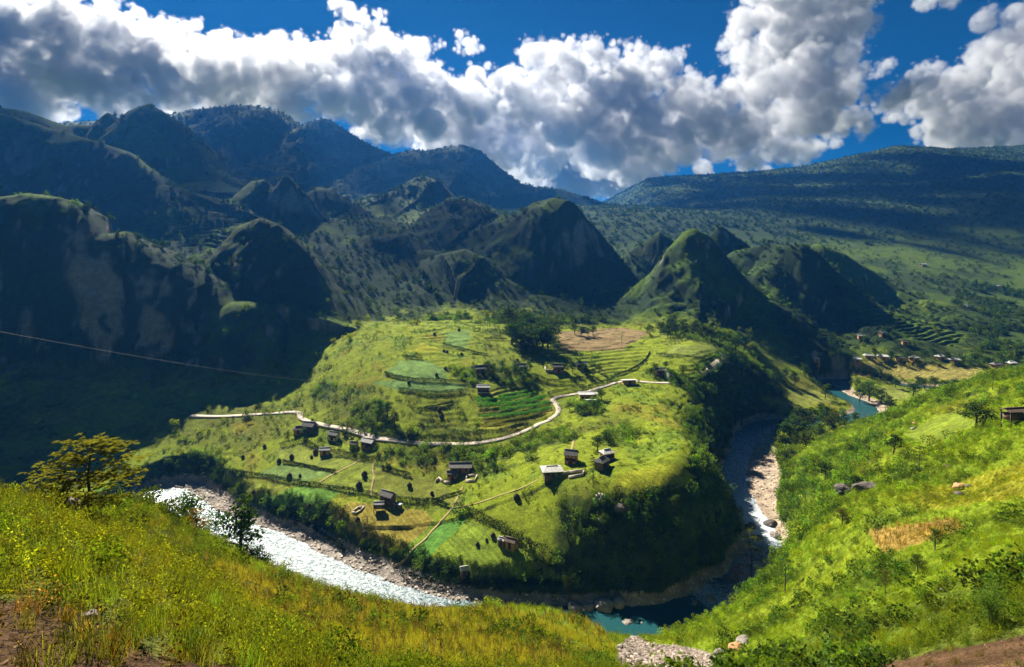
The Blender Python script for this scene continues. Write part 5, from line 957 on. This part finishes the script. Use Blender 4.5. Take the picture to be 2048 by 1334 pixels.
for k, (x, y, wp, mt, lab, ym) in enumerate([(1918,976,21,M_ROCKO,'big brown boulder in the golden field',60),(1938,974,12,M_ROCKD,'dark rock right of the big brown boulder',60),(1921,990,14,M_ROCKD,'dark flat rock below the big brown boulder',60),(1897,935,14,M_ROCKD,'dark rock near the upper edge of the golden field',60),(1826,858,9,M_ROCK,'small pale rock on the bright green rows',60),(1830,848,9,M_ROCKO,'small brown rock on the right slope',60),
  (1258,1252,22,M_ROCK,'large pale rock at the near edge of the teal pool',130),(1266,1240,14,M_ROCK,'tilted rock standing in the teal pool',140),(1280,1250,16,M_ROCK,'pale rock right of the large poolside rock',130),(1473,1300,30,M_ROCKO,'orange faced boulder on the rockslide',50),(1490,1288,26,M_ROCK,'grey slab beside the orange boulder',50),(1440,1310,24,M_ROCK,'grey block left of the orange boulder',50),(1200,997,22,M_ROCK,'grey rock sticking out of the dark cliff',150),(1240,1020,26,M_ROCKD,'dark outcrop in the cliff bushes',150),(1205,1040,14,M_ROCK,'small grey rock in the cliff bushes',150),
  (1170,1222,30,M_ROCK,'ragged rock on the bank under the bamboo column',140),(1205,1216,36,M_ROCK,'long layered rock ledge at the pool edge',140),(1235,1210,30,M_ROCK,'layered rock ledge right of the long ledge',140),(1150,1215,24,M_ROCK,'rock at the foot of the bamboo column',140),(1500,1060,26,M_ROCKD,'dark boulder beside the rapids',150),(1540,1052,24,M_ROCKD,'mossy boulder right of the rapids',150),(1550,1075,22,M_ROCK,'grey boulder below the rapids',150),(1516,1078,20,M_ROCKD,'boulder in the tail of the rapids',150),(1390,1215,20,M_ROCK,'pale boulder beside the small cascade',140),(1420,1205,24,M_ROCK,'pale flat boulder right of the small cascade',140),
  (1690,985,34,M_ROCKD,'dark rock face in the bushy hollow',60),(1735,980,40,M_ROCKD,'overhanging dark rock right of the bushy hollow',60),(1885,1180,8,M_ROCK,'small white stone on the right slope',30),(130,1022,46,M_ROCK,'pale rock behind the near sapling',10),(1745,1318,40,M_ROCKD,'dark broken rock at the edge of the earth scar',20),(175,1232,26,M_ROCK,'grey stone on the near bare earth',4)]):
    p = hit(x, y, ym); s_ = wp / F * p.y; me = RKS[k % 4].copy(); me.materials.append(mt); o = obj('boulder', me, None, p + Vector((0, 0, s_ * .12)), k * 1.7); o.scale = (s_, s_ * .9, s_ * .85); tag(o, lab, 'rock')
for f_ in RKS: pass
M_WIRE = simple('cable', (.32, .28, .25), .6, .1); M_POLE = simple('pole_wood', (.28, .24, .2), .9, .2)
def cable(p0, p1, sag, label, r=.03):
    p0, p1 = np.array(p0), np.array(p1); pts = [p0 + (p1 - p0) * t - np.array([0, 0, 4 * sag * t * (1 - t)]) for t in np.linspace(0, 1, 25)]
    tag(obj('cable', wood_mesh('cable', [tube(pts[i], pts[i + 1], r, r, 5) for i in range(24)], M_WIRE)), label, 'cable')
cable(P(-60, 652, 120), hit(668, 772, 200) + Vector((0, 0, 1.5)), 1.5, 'pale cable stretched across the dark left valley', .028); cable(P(1330, 975, 188), P(1485, 1035, 215), 1.2, 'thin cable spanning the gorge', .03)
for x, y, hp, lab in [(1356,704,26,'thin utility pole on the round topped meadow'),(1402,700,26,'second thin utility pole beside the winding road'),(1278,735,24,'thin pole above the roadside houses'),(968,895,22,'thin pole beside the road curve')]:
    p = hit(x, y, 180); h_ = hp / F * p.y; root = bpy.data.objects.new('utility_pole', None); COL.objects.link(root); root.location = p; tag(root, lab, 'utility pole'); obj('post', wood_mesh('post', [tube([0, 0, -.4], [0, 0, h_], .11, .08, 6)], M_POLE), root); obj('crossarm', boxes('crossarm', [((-.7, -.05, h_ * .93), (.7, .05, h_ * .955))], M_POLE), root)
